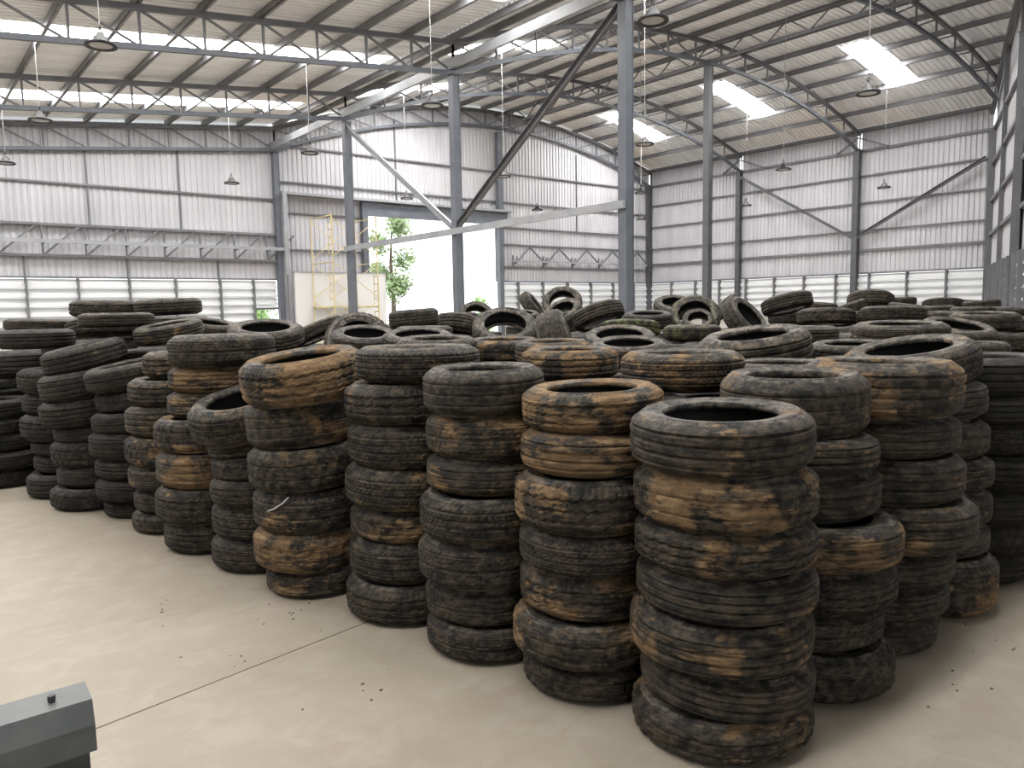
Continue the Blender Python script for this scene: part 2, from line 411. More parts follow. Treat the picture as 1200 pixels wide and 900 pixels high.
# doorway
d = MB().box((DX0-.1, YG-.32, DZ), (DX1+.55, YG-.06, 6.02)).build('door_1', M['steel']); tag(d, 'wide open doorway in the rear wall with deep steel lintel', 'doorway', kind='structure')
MB().box((XA+.1, YG-.5, 5.96), (DX1+.7, YG-.06, 6.06)).build('lintel_flange', M['lightsteel'], d)
MB().box((XA+.12, YG-.5, 2.9), (XA+.28, YG-.3, 5.96)).build('lintel_post', M['lightsteel'], d)
# right wall
fr = lambda u, n, z: (XB + n, u, z)
m = MB(); zt = zroof(XB) - .06
for a, b in ((11.6, FR[2]), (FR[2], FR[1]), (FR[1], YG)):
    sheet(m, fr, a+.09, b-.09, lambda u: ZL1, lambda u: zt)
    sheet(m, fr, a-.09, a+.09, lambda u: ZL1, lambda u: 8.15)
w2 = m.build('wall_right', M['wall']); tag(w2, 'pale corrugated right wall with louvre band', 'wall', kind='structure')
MB().box((XB, 11.6, 0), (XB+.15, YG, ZL0)).build('block_base', M['block'], w2)
for z, h in ((8.03, .10), (6.96, .062), (5.8, .062), (4.6, .055), (3.74, .11), (ZL1, .08), (8.85, .08)): girt(fr, 11.7, YG-.2, z, w2, h)
for f in FR[:3]:
    if f < 28: 
        MB().bar((XB-.15, f, 8.6), (XB-.15, f+1.0, 8.05), .06).build('knee_brace', M['darksteel'], w2)
        MB().bar((XB-.15, f, 8.6), (XB-.15, f-1.3, 8.05), .06).build('knee_brace', M['darksteel'], w2)
ys = [11.7, 13.14, 14.69, 16.3, 17.82, 19.37, 20.93, 22.5, 24.08, 25.59, 27.19, YG-.1]
for a, b in zip(ys[:-1], ys[1:]): louvre_bay(fr, a+.03, b-.03, ZL0, ZL1-.05, w2)
for y in ys[1:-1]: post(fr, y, ZL0, ZL1, w2, .06, .22)
# left wall of the low bay, out of view, added to cut side light
fr = lambda u, n, z: (XL - n, u, z)
m = MB(); sheet(m, fr, YN, YG, lambda u: ZL1, lambda u: zroof(XL) - .06)
w4 = m.build('wall_left', M['wall']); tag(w4, 'pale corrugated left wall of the low bay, added out of view', 'wall', kind='structure')
MB().box((XL-.15, YN, 0), (XL, YG, ZL0)).build('block_base', M['block'], w4)
for z in (5.77, 4.43, 3.44, ZL1): girt(fr, YN, YG-.1, z, w4)
for i in range(23):
    a = YN + 1.56*i; louvre_bay(fr, a+.03, a+1.53, ZL0, ZL1-.05, w4); post(fr, a, ZL0, ZL1, w4, .06, .22)
# unseen wall added behind the camera to cut frontal light, one doorway open
fr = lambda u, n, z: (u, YN - n, z)
m = MB()
sheet(m, fr, XL, -5.5, lambda u: 0, lambda u: zroof(u) - .06); sheet(m, fr, -5.5, .5, lambda u: 5.0, lambda u: zroof(u) - .06); sheet(m, fr, .5, XA, lambda u: 0, lambda u: zroof(u) - .06)
tag(m.build('wall_near', M['wall']), 'corrugated wall with an open doorway, added unseen behind the camera', 'wall', kind='structure')
# slanting front wall
nrm = Vector((-OBD.y, OBD.x, 0))
if nrm.dot(Vector((0,0,0)) - OBC) > 0: nrm = -nrm
def fr(u, n, z):
    p = OBC + OBD*u + nrm*n
    return (p.x, p.y, z)
m = MB(); sheet(m, fr, .05, OBL, lambda u: ZL1, lambda u: zroof(OBC.x + OBD.x*u) - .06)
w3 = m.build('wall_front', M['wall']); tag(w3, 'pale slanting wall at the right with steel girts', 'wall', kind='structure')
MB().add([fr(u, n, z) for z in (0, ZL0) for u, n in ((0,0),(OBL,0),(OBL,.15),(0,.15))], [(3,2,1,0),(4,5,6,7),(0,1,5,4),(1,2,6,5),(2,3,7,6),(3,0,4,7)]).build('block_base', M['block'], w3)
for z in (8.0, 6.7, 5.28, 3.99, ZL1): girt(fr, .15, OBL, z, w3, .11, .1)
mm = MB()
for i in range(31):
    a, b = i*1.07, (i+1)*1.07
    za, zb_ = (zroof(OBC.x+OBD.x*q) - .32 for q in (a, b))
    mm.bar(fr(a, -.14, za), fr(b, -.14, zb_), .14, .24)
mm.build('rafter', M['darksteel'], w3)
for i in range(22):
    u = .1 + 1.5*i
    if u + 1.5 > OBL: break
    louvre_bay(fr, u+.03, u+1.47, ZL0, ZL1-.05, w3)
    post(fr, u+1.5, ZL0, ZL1, w3, .06, .24)
    if i in (2, 5, 9, 12, 16, 19): post(fr, u+1.5, ZL1, zroof(OBC.x+OBD.x*(u+1.5))-.3, w3, .12, .14)

# partition board, scaffold
o = MB().box((12.35, 28.1, 0), (16.3, 28.2, 2.98)).build('partition_board', M['white']); tag(o, 'white board partition standing behind the scaffold left of the doorway', 'partition', kind='thing')
MB().box((12.32, 28.08, 2.98), (16.33, 28.22, 3.02)).build('top_trim', M['lightsteel'], o)
def scaffold_frame(x, parent):
    f = MB(); r = .028
    for y in (SY0, SY1): f.tube([(x, y, .02), (x, y, 5.08)], r)
    f.build('frame_post', M['yellow'], parent)
    g = MB()
    for z in (1.62, 3.3, 5.0, .25): g.tube([(x, SY0, z), (x, SY1, z)], .022)
    for z0 in (.3, 1.9, 3.6):
        g.tube([(x, SY0+.32, z0-.02), (x, SY0+.32, z0+1.15)], .018); g.tube([(x, SY0, z0+1.15), (x, SY0+.32, z0+1.15)], .018)
        for k in range(4): g.tube([(x, SY0, z0+.05+.28*k), (x, SY0+.32, z0+.05+.28*k)], .015)
    g.build('ladder_rung', M['yellow'], parent)
SY0, SY1 = 26.263, 28.0
sc = thing('scaffold_tower', 'yellow tubular scaffold tower standing in front of the white partition', 'scaffold', (0, 0, 0))
for x in (13.05, 14.899): scaffold_frame(x, sc)
for y in (SY0, SY1):
    for z0, z1 in ((.5, 1.9), (2.0, 3.3), (3.5, 4.9)):
        MB().tube([(13.05, y, z1), (14.899, y, z0)], .016).tube([(13.05, y, z0), (14.899, y, z1)], .016).build('cross_brace', M['yellow'], sc)
for y in (SY0+.1, SY1-.1):
    MB().bar((13.05-.05, y, 1.66), (14.899+.05, y, 1.66), .25, .04).build('deck_board', M['yellow'], sc)

# high-bay lamps
def lamp(x, y, label):
    z = 5.8
    t = thing('high_bay_lamp', label, 'lamp', (x, y, z), 'hanging high bay lamps')
    MB().lathe([(0,.17),(.05,.17),(.06,.12),(.10,.10),(.12,.04),(.20,.01),(.24,-.01),(.24,-.05),(.225,-.05),(.16,-.03)], 24).build('housing', M['lamp'], t, True)
    MB().lathe([(.17,-.032),(.1,-.04),(0,-.042)], 24).build('lens', M['lens'], t, True)
    MB().tube([(0,0,.28),(.0,.035,.24),(0,0,.2)], .012, 6).tube([(0,0,.28),(0,-.035,.24),(0,0,.2)], .012, 6).build('hook', M['lamp'], t)
    MB().tube([(0,0,.27),(0,0,zroof(x)-.05-z)], .008, 6).build('cord', M['cord'], t)
LX = [3.05, 9.35, 16.1, 22.8, 29.7]; LY = [7.94, 13.94, 19.94, 25.94]
LT = {(0,1):'large at the upper left below the first skylight strip', (0,2):'at the far left just under the rear eave line', (0,3):'lowest at the far left picture edge',
 (1,0):'closest of all, beside the thick near column top', (1,1):'hanging just left above the doorway column', (1,2):'above the rear column of the low bay', (1,3):'in front of the rear wall left of the corner column',
 (2,0):'right of the mid-hall column, largest on the right side', (2,1):'tucked right behind the thick near column', (2,2):'close to the column that edges the doorway', (2,3):'in front of the lintel left of the doorway column',
 (3,1):'below the middle right skylight, tiny against the roof', (3,2):'low beside the thick near column, against the rear corner', (3,3):'over the zigzag girder right of the doorway',
 (4,1):'between the braced wall column and the corner column', (4,2):'beside the right wall column nearest the far corner', (4,3):'low in the far corner by the thick near column'}
for (i, j), s in LT.items(): lamp(LX[i], LY[j], 'round dark high bay lamp ' + s)

# machine corner at the lower left
mc = thing('machine_beam', 'dark grey steel beam end of a machine at the lower left corner', 'machine', (0.412, 2.534, 0))
prof = [(0, .05), (0, .17), (.018, .17), (.018, .265), (.05, .35), (.20, .35), (.20, .05)]
def prism(prof, x0, x1):
    n = len(prof); return MB().add([(x, y, z) for x in (x0, x1) for y, z in prof], [tuple(range(n)), tuple(range(2*n-1, n-1, -1))] + [(i, i+n, (i+1)%n+n, (i+1)%n) for i in range(n)])
prism([(0,.18),(0,.262),(.022,.335),(.13,.35),(.13,.18)], -2.6, 0).build('cover_rail', M['machine'], mc)
prism([(.018,.0),(.018,.18),(.12,.18),(.12,.0)], -2.6, -.018).build('body', M['machinedark'], mc)
MB().tube([(-.10,.07,.345),(-.10,.07,.362)], .012, 6).build('bolt', M['machinedark'], mc)
MB().box((-.19,-.004,.09),(-.06,.02,.135)).build('slot_cover', M['lightsteel'], mc)

# outside trees
def tree(x, y, h, r, n, seed, m, label, trunk=True):
    rg = random.Random(seed); t = thing('tree', label, 'tree', (x, y, -.06))
    if trunk: MB().tube([(0,0,0),(.1,0,h*.3),(0,.05,h*.6),(.1,0,h*.85)], [.18,.15,.1,.04], 8).build('trunk', M['bark'], t)
    q = MB()
    for i in range(n):
        cl = rg.randrange(9); rc = random.Random(seed*31+cl)
        c = Vector((rc.uniform(-.7,.7)*r, rc.uniform(-.7,.7)*r, h*(rc.uniform(.25 if trunk else .15,.9))))
        dv = Vector((rg.gauss(0,1), rg.gauss(0,1), rg.gauss(0,1))).normalized()*rg.uniform(.3,1)*r*.5
        p = c + dv; a = Vector((rg.gauss(0,1), rg.gauss(0,1), rg.gauss(0,1))).normalized(); b = a.orthogonal().normalized(); s = rg.uniform(.10,.22)
        q.add([p-a*s, p+b*s*.5, p+a*s, p-b*s*.5], [(0,1,2,3)])
    q.build('crown', M[m], t)
tree(24.2, 41, 7.4, 1.7, 2600, 3, 'leaf', 'loose green tree standing outside at the left of the doorway')
tree(27.15, 36, 2.2, .9, 700, 5, 'leaf2', 'bright green bush outside at the right edge of the doorway', False)
tree(14.08, 36, 2.2, 1.2, 600, 6, 'leaf2', 'green bush outside seen through the gap in the left louvres', False)

# ------------------------------------------------------------------ tyres
R0, W0 = .315, .19
def tread_depth(var, th, t):
    """groove depth (m) of tread kind var at angle th (radians), t in -1..1 across the tread"""
    d = 0.; at = abs(t)
    def g(c, w): return max(0., 1 - max(0, abs(t - c) - w*.5)/(w*.35))
    if var == 0:     # ribs
        for c in (-.62, -.22, .22, .62): d = max(d, .008*min(1, g(c, .08)))
    elif var == 1:   # zigzag grooves with shoulder slots
        z = .06*(abs(((th*40/(2*PI)) % 1)*4 - 2) - 1)
        for c in (-.45, 0, .45): d = max(d, .008*min(1, g(c + z, .09)))
        if at > .66 and ((th*72/(2*PI)) % 1) < .34: d = max(d, .005)
    elif var == 2:   # worn touring tread
        for c in (-.5, 0, .5): d = max(d, .005*min(1, g(c, .07)))
        if at > .72 and ((th*60/(2*PI)) % 1) < .25: d = max(d, .002)
    elif var == 3:   # slanted slots between four grooves
        for c in (-.6, -.2, .2, .6): d = max(d, .007*min(1, g(c, .07)))
        if ((th*64/(2*PI) + t*1.2) % 1) < .24: d = max(d, .0045)
    elif var == 4:   # knobbly blocks
        if ((th*30/(2*PI) + (.5 if -.33 < t < .33 else 0)) % 1) < .3: d = .006
        for c in (-.36, .36): d = max(d, .009*min(1, g(c, .10)))
    else:            # herringbone
        if ((th*56/(2*PI) + at*1.6) % 1) < .26 and at > .12: d = .0035
        for c in (0,): d = max(d, .008*min(1, g(c, .12)))
        for c in (-.68, .68): d = max(d, .006*min(1, g(c, .05)))
    return d
def make_tread(var):
    nth = {0:120, 1:144, 2:120, 3:192, 4:120, 5:168}[var]; nz = 36; zt = .083
    m = MB(); vs = []
    rg = random.Random(var+11); ph = [rg.uniform(0, 6.28) for _ in range(3)]
    for k in range(nth):
        th = 2*PI*k/nth
        wob = .0018*math.sin(2*th+ph[0]) + .0012*math.sin(5*th+ph[1])
        for i in range(nz+1):
            t = -1 + 2*i/nz; z = t*zt
            r = R0 - .004*t*t - .030*max(0, (abs(t)-.55)/.45)**2.3
            r -= tread_depth(var, th, t) * (1 if abs(t) < .97 else 0)
            vs.append(((r+wob)*math.cos(th), (r+wob)*math.sin(th), z))
    n = nz+1
    m.add(vs, [(k*n+i, ((k+1)%nth)*n+i, ((k+1)%nth)*n+i+1, k*n+i+1) for k in range(nth) for i in range(nz)])
    return m.mesh('tread', M['tread'], False)
def make_sidewall(s, kind):
    b = .003 if kind else 0
    P = [(R0-.034,.083),(R0-.038,.0862),(R0-.044,.0897),(R0-.05,.0925),(R0-.052,.0955),(R0-.060,.0960),(R0-.062,.0945),(R0-.075,.0935),(R0-.085,.0925-b),(R0-.087,.0905),(R0-.093,.0905-b),
         (R0-.102,.088),(.209,.0855),(.206,.0872),(.2025,.0865),(.199,.082),(.197,.074),(.199,.066),(.207,.060),(.215,.0600)]
    P = [(r, z*s) for r, z in P]
    if s < 0: P = P[::-1]
    return MB().lathe(P, 96).mesh('sidewall', M['side'], True)
TREAD = [make_tread(v) for v in range(6)]
SIDE_T = [make_sidewall(1, k) for k in (0, 1)]; SIDE_B = [make_sidewall(-1, k) for k in (0, 1)]
LIN = [(.214,.0600),(.232,.064),(.252,.068),(.272,.064),(.287,.048),(.291,.02),(.291,-.02),(.287,-.048),(.272,-.064),(.252,-.068),(.232,-.064),(.214,-.0600)]
LINER = MB().lathe(LIN, 72).mesh('inner_liner', M['liner'], True)
proto = None
def part(src, name, mesh, root, row, i):
    o = src.copy() if src else bpy.data.objects.new(name, mesh)
    o.data = mesh; o.parent = root; C.objects.link(o)
    o['seed'] = (i*7.31) % 97.0; o['mud'] = row[9]; o['dust'] = row[10]; o['moss'] = row[11]
    return o
TY = [
(2.229, 1.587, 1.047, 0.625, 0.187, -0.038, -0.012, 4.09, 0, 0.3, 0.5, 0, 'dusty tyre, top in the corner stack nearest the camera', 0),
(2.235, 1.578, 0.858, 0.625, 0.184, -0.017, 0.005, 3.66, 4, 0.55, 0.5, 0, 'mud-patched tyre, second from the top in the corner stack nearest the camera', 0),
(2.237, 1.575, 0.689, 0.62, 0.149, -0.0, 0.018, 2.63, 1, 0.5, 0.5, 0, 'mud-patched tyre, third from the top in the corner stack nearest the camera', 0),
(2.24, 1.57, 0.537, 0.62, 0.147, 0.01, 0.01, 5.19, 0, 0.35, 0.5, 0, 'dusty tyre, fourth from the top in the corner stack nearest the camera', 0),
(2.231, 1.584, 0.374, 0.635, 0.174, -0.01, -0.013, 3.66, 0, 0.45, 0.5, 0, 'mud-patched tyre, fifth from the top in the corner stack nearest the camera', 0),
(2.243, 1.566, 0.212, 0.6, 0.144, 0.026, -0.041, 6.13, 0, 0.3, 0.5, 0, 'dusty tyre, sixth from the top in the corner stack nearest the camera', 0),
(2.234, 1.58, 0.069, 0.635, 0.136, -0.019, 0.024, 2.63, 4, 0.45, 0.5, 0, 'mud-patched tyre, seventh from the top in the corner stack nearest the camera', 0),
(2.183, 2.164, 1.106, 0.57, 0.162, -0.032, 0.002, 5.13, 1, 0.75, 0.5, 0, 'mud-caked tyre, top in the second stack of the left row', 1),
(2.158, 2.147, 0.942, 0.57, 0.16, 0.012, 0.008, 1.18, 0, 0.65, 0.5, 0, 'mud-caked tyre, second from the top in the second stack of the left row', 1),
(2.141, 2.142, 0.754, 0.598, 0.211, -0.012, 0.01, 0.37, 1, 0.5, 0.5, 0, 'mud-patched tyre, third from the top in the second stack of the left row', 1),
(2.132, 2.131, 0.57, 0.57, 0.149, 0.001, -0.001, 4.88, 3, 0.1, 0.5, 0, 'plain black tyre, fourth from the top in the second stack of the left row', 1),
(2.151, 2.154, 0.403, 0.57, 0.179, -0.003, -0.001, 1.88, 1, 0.6, 0.5, 0, 'mud-caked tyre, fifth from the top in the second stack of the left row', 1),
(2.119, 2.144, 0.225, 0.598, 0.171, -0.011, 0.001, 3.61, 4, 0.5, 0.5, 0, 'mud-patched tyre, sixth from the top in the second stack of the left row', 1),
(2.139, 2.144, 0.069, 0.551, 0.135, -0.004, 0.004, 2.82, 4, 0.05, 0.5, 0, 'plain black tyre, seventh from the top in the second stack of the left row', 1),
(2.031, 2.683, 1.149, 0.532, 0.197, -0.021, -0.005, 2.63, 2, 0.05, 0.5, 0, 'plain black tyre, top in the third stack of the left row', 2),
(2.07, 2.692, 0.955, 0.57, 0.184, 0.007, 0.01, 0.25, 5, 0.5, 0.5, 0, 'mud-patched tyre, second from the top in the third stack of the left row', 2),
(2.066, 2.695, 0.785, 0.57, 0.15, 0.01, 0.011, 4.96, 2, 0.45, 0.5, 0, 'mud-patched tyre, third from the top in the third stack of the left row', 2),
(2.03, 2.684, 0.609, 0.589, 0.195, -0.001, 0.008, 3.12, 3, 0.25, 0.5, 0, 'dusty tyre, fourth from the top in the third stack of the left row', 2),
(2.032, 2.701, 0.409, 0.598, 0.199, -0.002, 0.021, 1.7, 5, 0.3, 0.5, 0, 'dusty tyre, fifth from the top in the third stack of the left row', 2),
(2.05, 2.706, 0.228, 0.57, 0.158, -0.016, 0.005, 4.41, 5, 0.1, 0.5, 0, 'plain black tyre, sixth from the top in the third stack of the left row', 2),
(2.038, 2.678, 0.074, 0.57, 0.145, 0.003, -0.006, 2.8, 5, 0.1, 0.5, 0, 'plain black tyre, seventh from the top in the third stack of the left row', 2),
(2.047, 3.241, 1.239, 0.62, 0.167, 0.007, 0.0, 0.14, 3, 0.35, 0.5, 0, 'dusty tyre, top in the fourth stack of the left row', 3),
(2.004, 3.268, 1.057, 0.624, 0.191, -0.009, 0.011, 3.1, 1, 0.35, 0.5, 0, 'dusty tyre, second from the top in the fourth stack of the left row', 3),
(2.007, 3.266, 0.857, 0.62, 0.204, -0.016, -0.001, 1.56, 3, 0.3, 0.5, 0, 'dusty tyre, third from the top in the fourth stack of the left row', 3),
(1.993, 3.274, 0.653, 0.63, 0.199, 0.007, -0.021, 1.04, 3, 0.4, 0.5, 0, 'mud-patched tyre, fourth from the top in the fourth stack of the left row', 3),
(1.993, 3.274, 0.471, 0.585, 0.159, 0.011, -0.008, 5.15, 4, 0.4, 0.5, 0, 'mud-patched tyre, fifth from the top in the fourth stack of the left row', 3),
(1.991, 3.276, 0.292, 0.6, 0.193, 0.001, 0.008, 2.25, 3, 0.15, 0.5, 0, 'plain black tyre, sixth from the top in the fourth stack of the left row', 3),
(1.983, 3.281, 0.097, 0.63, 0.191, -0.019, -0.007, 1.11, 1, 0.15, 0.5, 0, 'plain black tyre, seventh from the top in the fourth stack of the left row', 3),
(1.728, 3.875, 1.16, 0.66, 0.232, -0.141, -0.019, 5.22, 1, 0.6, 0.5, 0, 'mud-caked tyre, top in the fifth stack of the left row', 4),
(1.73, 3.923, 0.92, 0.589, 0.242, -0.076, 0.043, 2.63, 2, 0.35, 0.5, 0, 'dusty tyre, second from the top in the fifth stack of the left row', 4),
(1.729, 3.907, 0.684, 0.6, 0.223, -0.039, 0.013, 0.79, 4, 0.45, 0.5, 0, 'mud-patched tyre, third from the top in the fifth stack of the left row', 4),
(1.738, 3.902, 0.46, 0.58, 0.218, -0.001, -0.017, 4.65, 3, 0.4, 0.5, 0, 'mud-patched tyre, fourth from the top in the fifth stack of the left row', 4),
(1.729, 3.907, 0.246, 0.58, 0.204, 0.003, -0.017, 5.49, 4, 0.75, 0.5, 0, 'mud-caked tyre, fifth from the top in the fifth stack of the left row', 4),
(1.766, 3.89, 0.071, 0.54, 0.14, -0.002, 0.005, 0.65, 5, 0.45, 0.5, 0, 'mud-patched tyre, sixth from the top in the fifth stack of the left row', 4),
(1.616, 4.492, 0.906, 0.608, 0.217, -0.231, -0.092, 6.18, 3, 0.3, 0.5, 0, 'dusty tyre, top in the sixth stack of the left row', 5),
(1.704, 4.523, 0.738, 0.57, 0.112, -0.131, 0.062, 0.33, 0, 0.35, 0.5, 0, 'dusty tyre, second from the top in the sixth stack of the left row', 5),
(1.71, 4.489, 0.612, 0.57, 0.134, -0.081, 0.028, 5.96, 4, 0.3, 0.5, 0, 'dusty tyre, third from the top in the sixth stack of the left row', 5),
(1.706, 4.474, 0.465, 0.6, 0.155, -0.015, 0.023, 3.86, 1, 0.2, 0.5, 0, 'plain black tyre, fourth from the top in the sixth stack of the left row', 5),
(1.712, 4.488, 0.287, 0.6, 0.196, 0.013, -0.01, 3.78, 3, 0.2, 0.5, 0, 'plain black tyre, fifth from the top in the sixth stack of the left row', 5),
(1.702, 4.492, 0.094, 0.6, 0.184, 0.016, 0.008, 6.24, 3, 0.1, 0.5, 0, 'plain black tyre, sixth from the top in the sixth stack of the left row', 5),
(1.695, 5.023, 1.264, 0.66, 0.197, -0.006, 0.003, 0.91, 5, 0.2, 0.5, 0, 'plain black tyre, top in the seventh stack of the left row', 6),
(1.677, 5.059, 1.086, 0.62, 0.154, -0.006, 0.008, 5.21, 1, 0.6, 0.5, 0, 'mud-caked tyre, second from the top in the seventh stack of the left row', 6),
(1.645, 5.07, 0.926, 0.57, 0.16, -0.01, 0.002, 5.98, 2, 0.35, 0.5, 0, 'dusty tyre, third from the top in the seventh stack of the left row', 6),
(1.566, 5.078, 0.738, 0.598, 0.21, 0.005, 0.011, 0.17, 4, 0.5, 0.5, 0, 'mud-patched tyre, fourth from the top in the seventh stack of the left row', 6),
(1.57, 5.061, 0.522, 0.61, 0.216, 0.007, 0.005, 0.57, 2, 0.5, 0.5, 0, 'mud-patched tyre, fifth from the top in the seventh stack of the left row', 6),
(1.553, 5.066, 0.297, 0.61, 0.227, 0.013, -0.005, 2.23, 1, 0.4, 0.5, 0, 'mud-patched tyre, sixth from the top in the seventh stack of the left row', 6),
(1.577, 5.059, 0.091, 0.58, 0.179, 0.009, -0.004, 2.07, 1, 0.3, 0.5, 0, 'dusty tyre, seventh from the top in the seventh stack of the left row', 6),
(1.654, 5.655, 1.147, 0.58, 0.177, 0.009, -0.006, 4.76, 1, 0.5, 0.5, 0, 'mud-patched tyre, top in the eighth stack of the left row', 7),
(1.568, 5.663, 0.966, 0.61, 0.179, 0.008, -0.013, 4.65, 1, 0.4, 0.5, 0, 'mud-patched tyre, second from the top in the eighth stack of the left row', 7),
(1.539, 5.671, 0.772, 0.608, 0.202, 0.002, 0.01, 4.59, 0, 0.4, 0.5, 0, 'mud-patched tyre, third from the top in the eighth stack of the left row', 7),
(1.538, 5.671, 0.567, 0.63, 0.201, -0.004, -0.01, 1.22, 4, 0.4, 0.5, 0, 'mud-patched tyre, fourth from the top in the eighth stack of the left row', 7),
(1.544, 5.684, 0.38, 0.61, 0.169, -0.006, -0.015, 5.88, 2, 0.3, 0.5, 0, 'dusty tyre, fifth from the top in the eighth stack of the left row', 7),
(1.553, 5.682, 0.216, 0.58, 0.154, -0.009, -0.014, 1.38, 1, 0.1, 0.5, 0, 'plain black tyre, sixth from the top in the eighth stack of the left row', 7),
(1.538, 5.686, 0.069, 0.59, 0.134, -0.005, 0.002, 3.03, 4, 0.1, 0.5, 0, 'plain black tyre, seventh from the top in the eighth stack of the left row', 7),
(1.421, 6.255, 1.058, 0.627, 0.177, -0.173, 0.027, 4.1, 5, 0.15, 0.25, 0, 'plain black tyre, top in the ninth stack of the left row', 8),
(1.475, 6.258, 0.883, 0.605, 0.166, -0.11, 0.04, 5.71, 5, 0.1, 0.25, 0, 'plain black tyre, second from the top in the ninth stack of the left row', 8),
(1.432, 6.253, 0.721, 0.598, 0.152, -0.071, 0.007, 1.12, 5, 0.05, 0.25, 0, 'plain black tyre, third from the top in the ninth stack of the left row', 8),
(1.414, 6.257, 0.544, 0.608, 0.196, 0.012, 0.003, 6.1, 3, 0.05, 0.25, 0, 'plain black tyre, fourth from the top in the ninth stack of the left row', 8),
(1.43, 6.253, 0.368, 0.58, 0.151, 0.009, -0.001, 0.53, 1, 0.05, 0.25, 0, 'plain black tyre, fifth from the top in the ninth stack of the left row', 8),
(1.437, 6.252, 0.212, 0.61, 0.155, -0.01, 0.014, 0.95, 3, 0.05, 0.25, 0, 'plain black tyre, sixth from the top in the ninth stack of the left row', 8),
(1.465, 6.276, 0.066, 0.56, 0.13, -0.014, -0.008, 5.19, 3, 0.05, 0.25, 0, 'plain black tyre, seventh from the top in the ninth stack of the left row', 8),
(1.227, 6.819, 1.175, 0.608, 0.197, -0.211, 0.032, 3.45, 1, 0.25, 0.25, 0, 'dusty tyre, top in the tenth stack of the left row', 9),
(1.191, 6.795, 0.969, 0.608, 0.21, -0.141, 0.042, 4.56, 0, 0.05, 0.25, 0, 'plain black tyre, second from the top in the tenth stack of the left row', 9),
(1.201, 6.809, 0.766, 0.643, 0.191, -0.105, 0.018, 2.72, 1, 0.15, 0.25, 0, 'plain black tyre, third from the top in the tenth stack of the left row', 9),
(1.256, 6.814, 0.599, 0.58, 0.138, -0.063, -0.0, 1.58, 2, 0.05, 0.25, 0, 'plain black tyre, fourth from the top in the tenth stack of the left row', 9),
(1.244, 6.816, 0.43, 0.605, 0.194, 0.009, -0.002, 2.05, 4, 0.05, 0.25, 0, 'plain black tyre, fifth from the top in the tenth stack of the left row', 9),
(1.251, 6.8, 0.253, 0.56, 0.155, -0.012, 0.005, 5.71, 2, 0.05, 0.25, 0, 'plain black tyre, sixth from the top in the tenth stack of the left row', 9),
(1.214, 6.791, 0.087, 0.6, 0.171, 0.003, -0.015, 5.12, 4, 0.1, 0.25, 0, 'plain black tyre, seventh from the top in the tenth stack of the left row', 9),
(1.13, 7.396, 0.967, 0.62, 0.197, 0.015, 0.001, 3.15, 4, 0.05, 0.2, 0, 'plain black tyre, top in the eleventh stack of the left row', 10),
(1.141, 7.41, 0.779, 0.6, 0.172, 0.002, 0.012, 5.48, 1, 0.05, 0.2, 0, 'plain black tyre, second from the top in the eleventh stack of the left row', 10),
(1.129, 7.396, 0.583, 0.62, 0.213, 0.009, -0.005, 0.94, 1, 0.05, 0.2, 0, 'plain black tyre, third from the top in the eleventh stack of the left row', 10),
(1.174, 7.389, 0.413, 0.58, 0.12, 0.008, -0.0, 3.49, 2, 0.05, 0.2, 0, 'plain black tyre, fourth from the top in the eleventh stack of the left row', 10),
(1.183, 7.388, 0.277, 0.58, 0.146, 0.0, -0.006, 3.03, 0, 0.05, 0.2, 0, 'plain black tyre, fifth from the top in the eleventh stack of the left row', 10),
(1.131, 7.396, 0.101, 0.6, 0.2, -0.017, -0.011, 1.2, 0, 0.05, 0.2, 0, 'plain black tyre, sixth from the top in the eleventh stack of the left row', 10),
(0.738, 8.197, 0.693, 0.551, 0.167, -0.001, -0.009, 3.53, 0, 0.05, 0.2, 0, 'plain black tyre, top in the low stack at the far left', 11),
(0.738, 8.197, 0.537, 0.57, 0.138, 0.004, 0.002, 3.17, 4, 0.05, 0.2, 0, 'plain black tyre, second from the top in the low stack at the far left', 11),
(0.768, 8.194, 0.392, 0.57, 0.147, -0.007, 0.011, 3.19, 3, 0.05, 0.2, 0, 'plain black tyre, third from the top in the low stack at the far left', 11),
(0.785, 8.193, 0.239, 0.627, 0.151, -0.009, 0.001, 3.29, 2, 0.05, 0.2, 0, 'plain black tyre, fourth from the top in the low stack at the far left', 11),
(0.762, 8.195, 0.081, 0.551, 0.16, 0.012, -0.016, 1.27, 3, 0.05, 0.2, 0, 'plain black tyre, fifth from the top in the low stack at the far left', 11),
(1.006, 8.642, 1.057, 0.68, 0.237, -0.012, 0.014, 2.78, 0, 0.1, 0.2, 0, 'plain black tyre, top in the tall stack at the far left', 12),
(0.84, 8.661, 0.885, 0.62, 0.102, -0.003, -0.006, 1.34, 2, 0.05, 0.2, 0, 'plain black tyre, second from the top in the tall stack at the far left', 12),
(0.755, 8.701, 0.753, 0.57, 0.157, 0.013, -0.011, 0.97, 5, 0.05, 0.2, 0, 'plain black tyre, third from the top in the tall stack at the far left', 12),
(0.695, 8.707, 0.577, 0.57, 0.188, -0.005, -0.004, 1.59, 1, 0.05, 0.2, 0, 'plain black tyre, fourth from the top in the tall stack at the far left', 12),
(0.656, 8.712, 0.401, 0.57, 0.157, -0.012, -0.015, 5.98, 3, 0.05, 0.2, 0, 'plain black tyre, fifth from the top in the tall stack at the far left', 12),
(0.645, 8.713, 0.241, 0.57, 0.158, -0.013, -0.012, 4.19, 1, 0.05, 0.2, 0, 'plain black tyre, sixth from the top in the tall stack at the far left', 12),
(0.634, 8.714, 0.08, 0.57, 0.157, -0.001, 0.012, 3.24, 2, 0.05, 0.2, 0, 'plain black tyre, seventh from the top in the tall stack at the far left', 12),
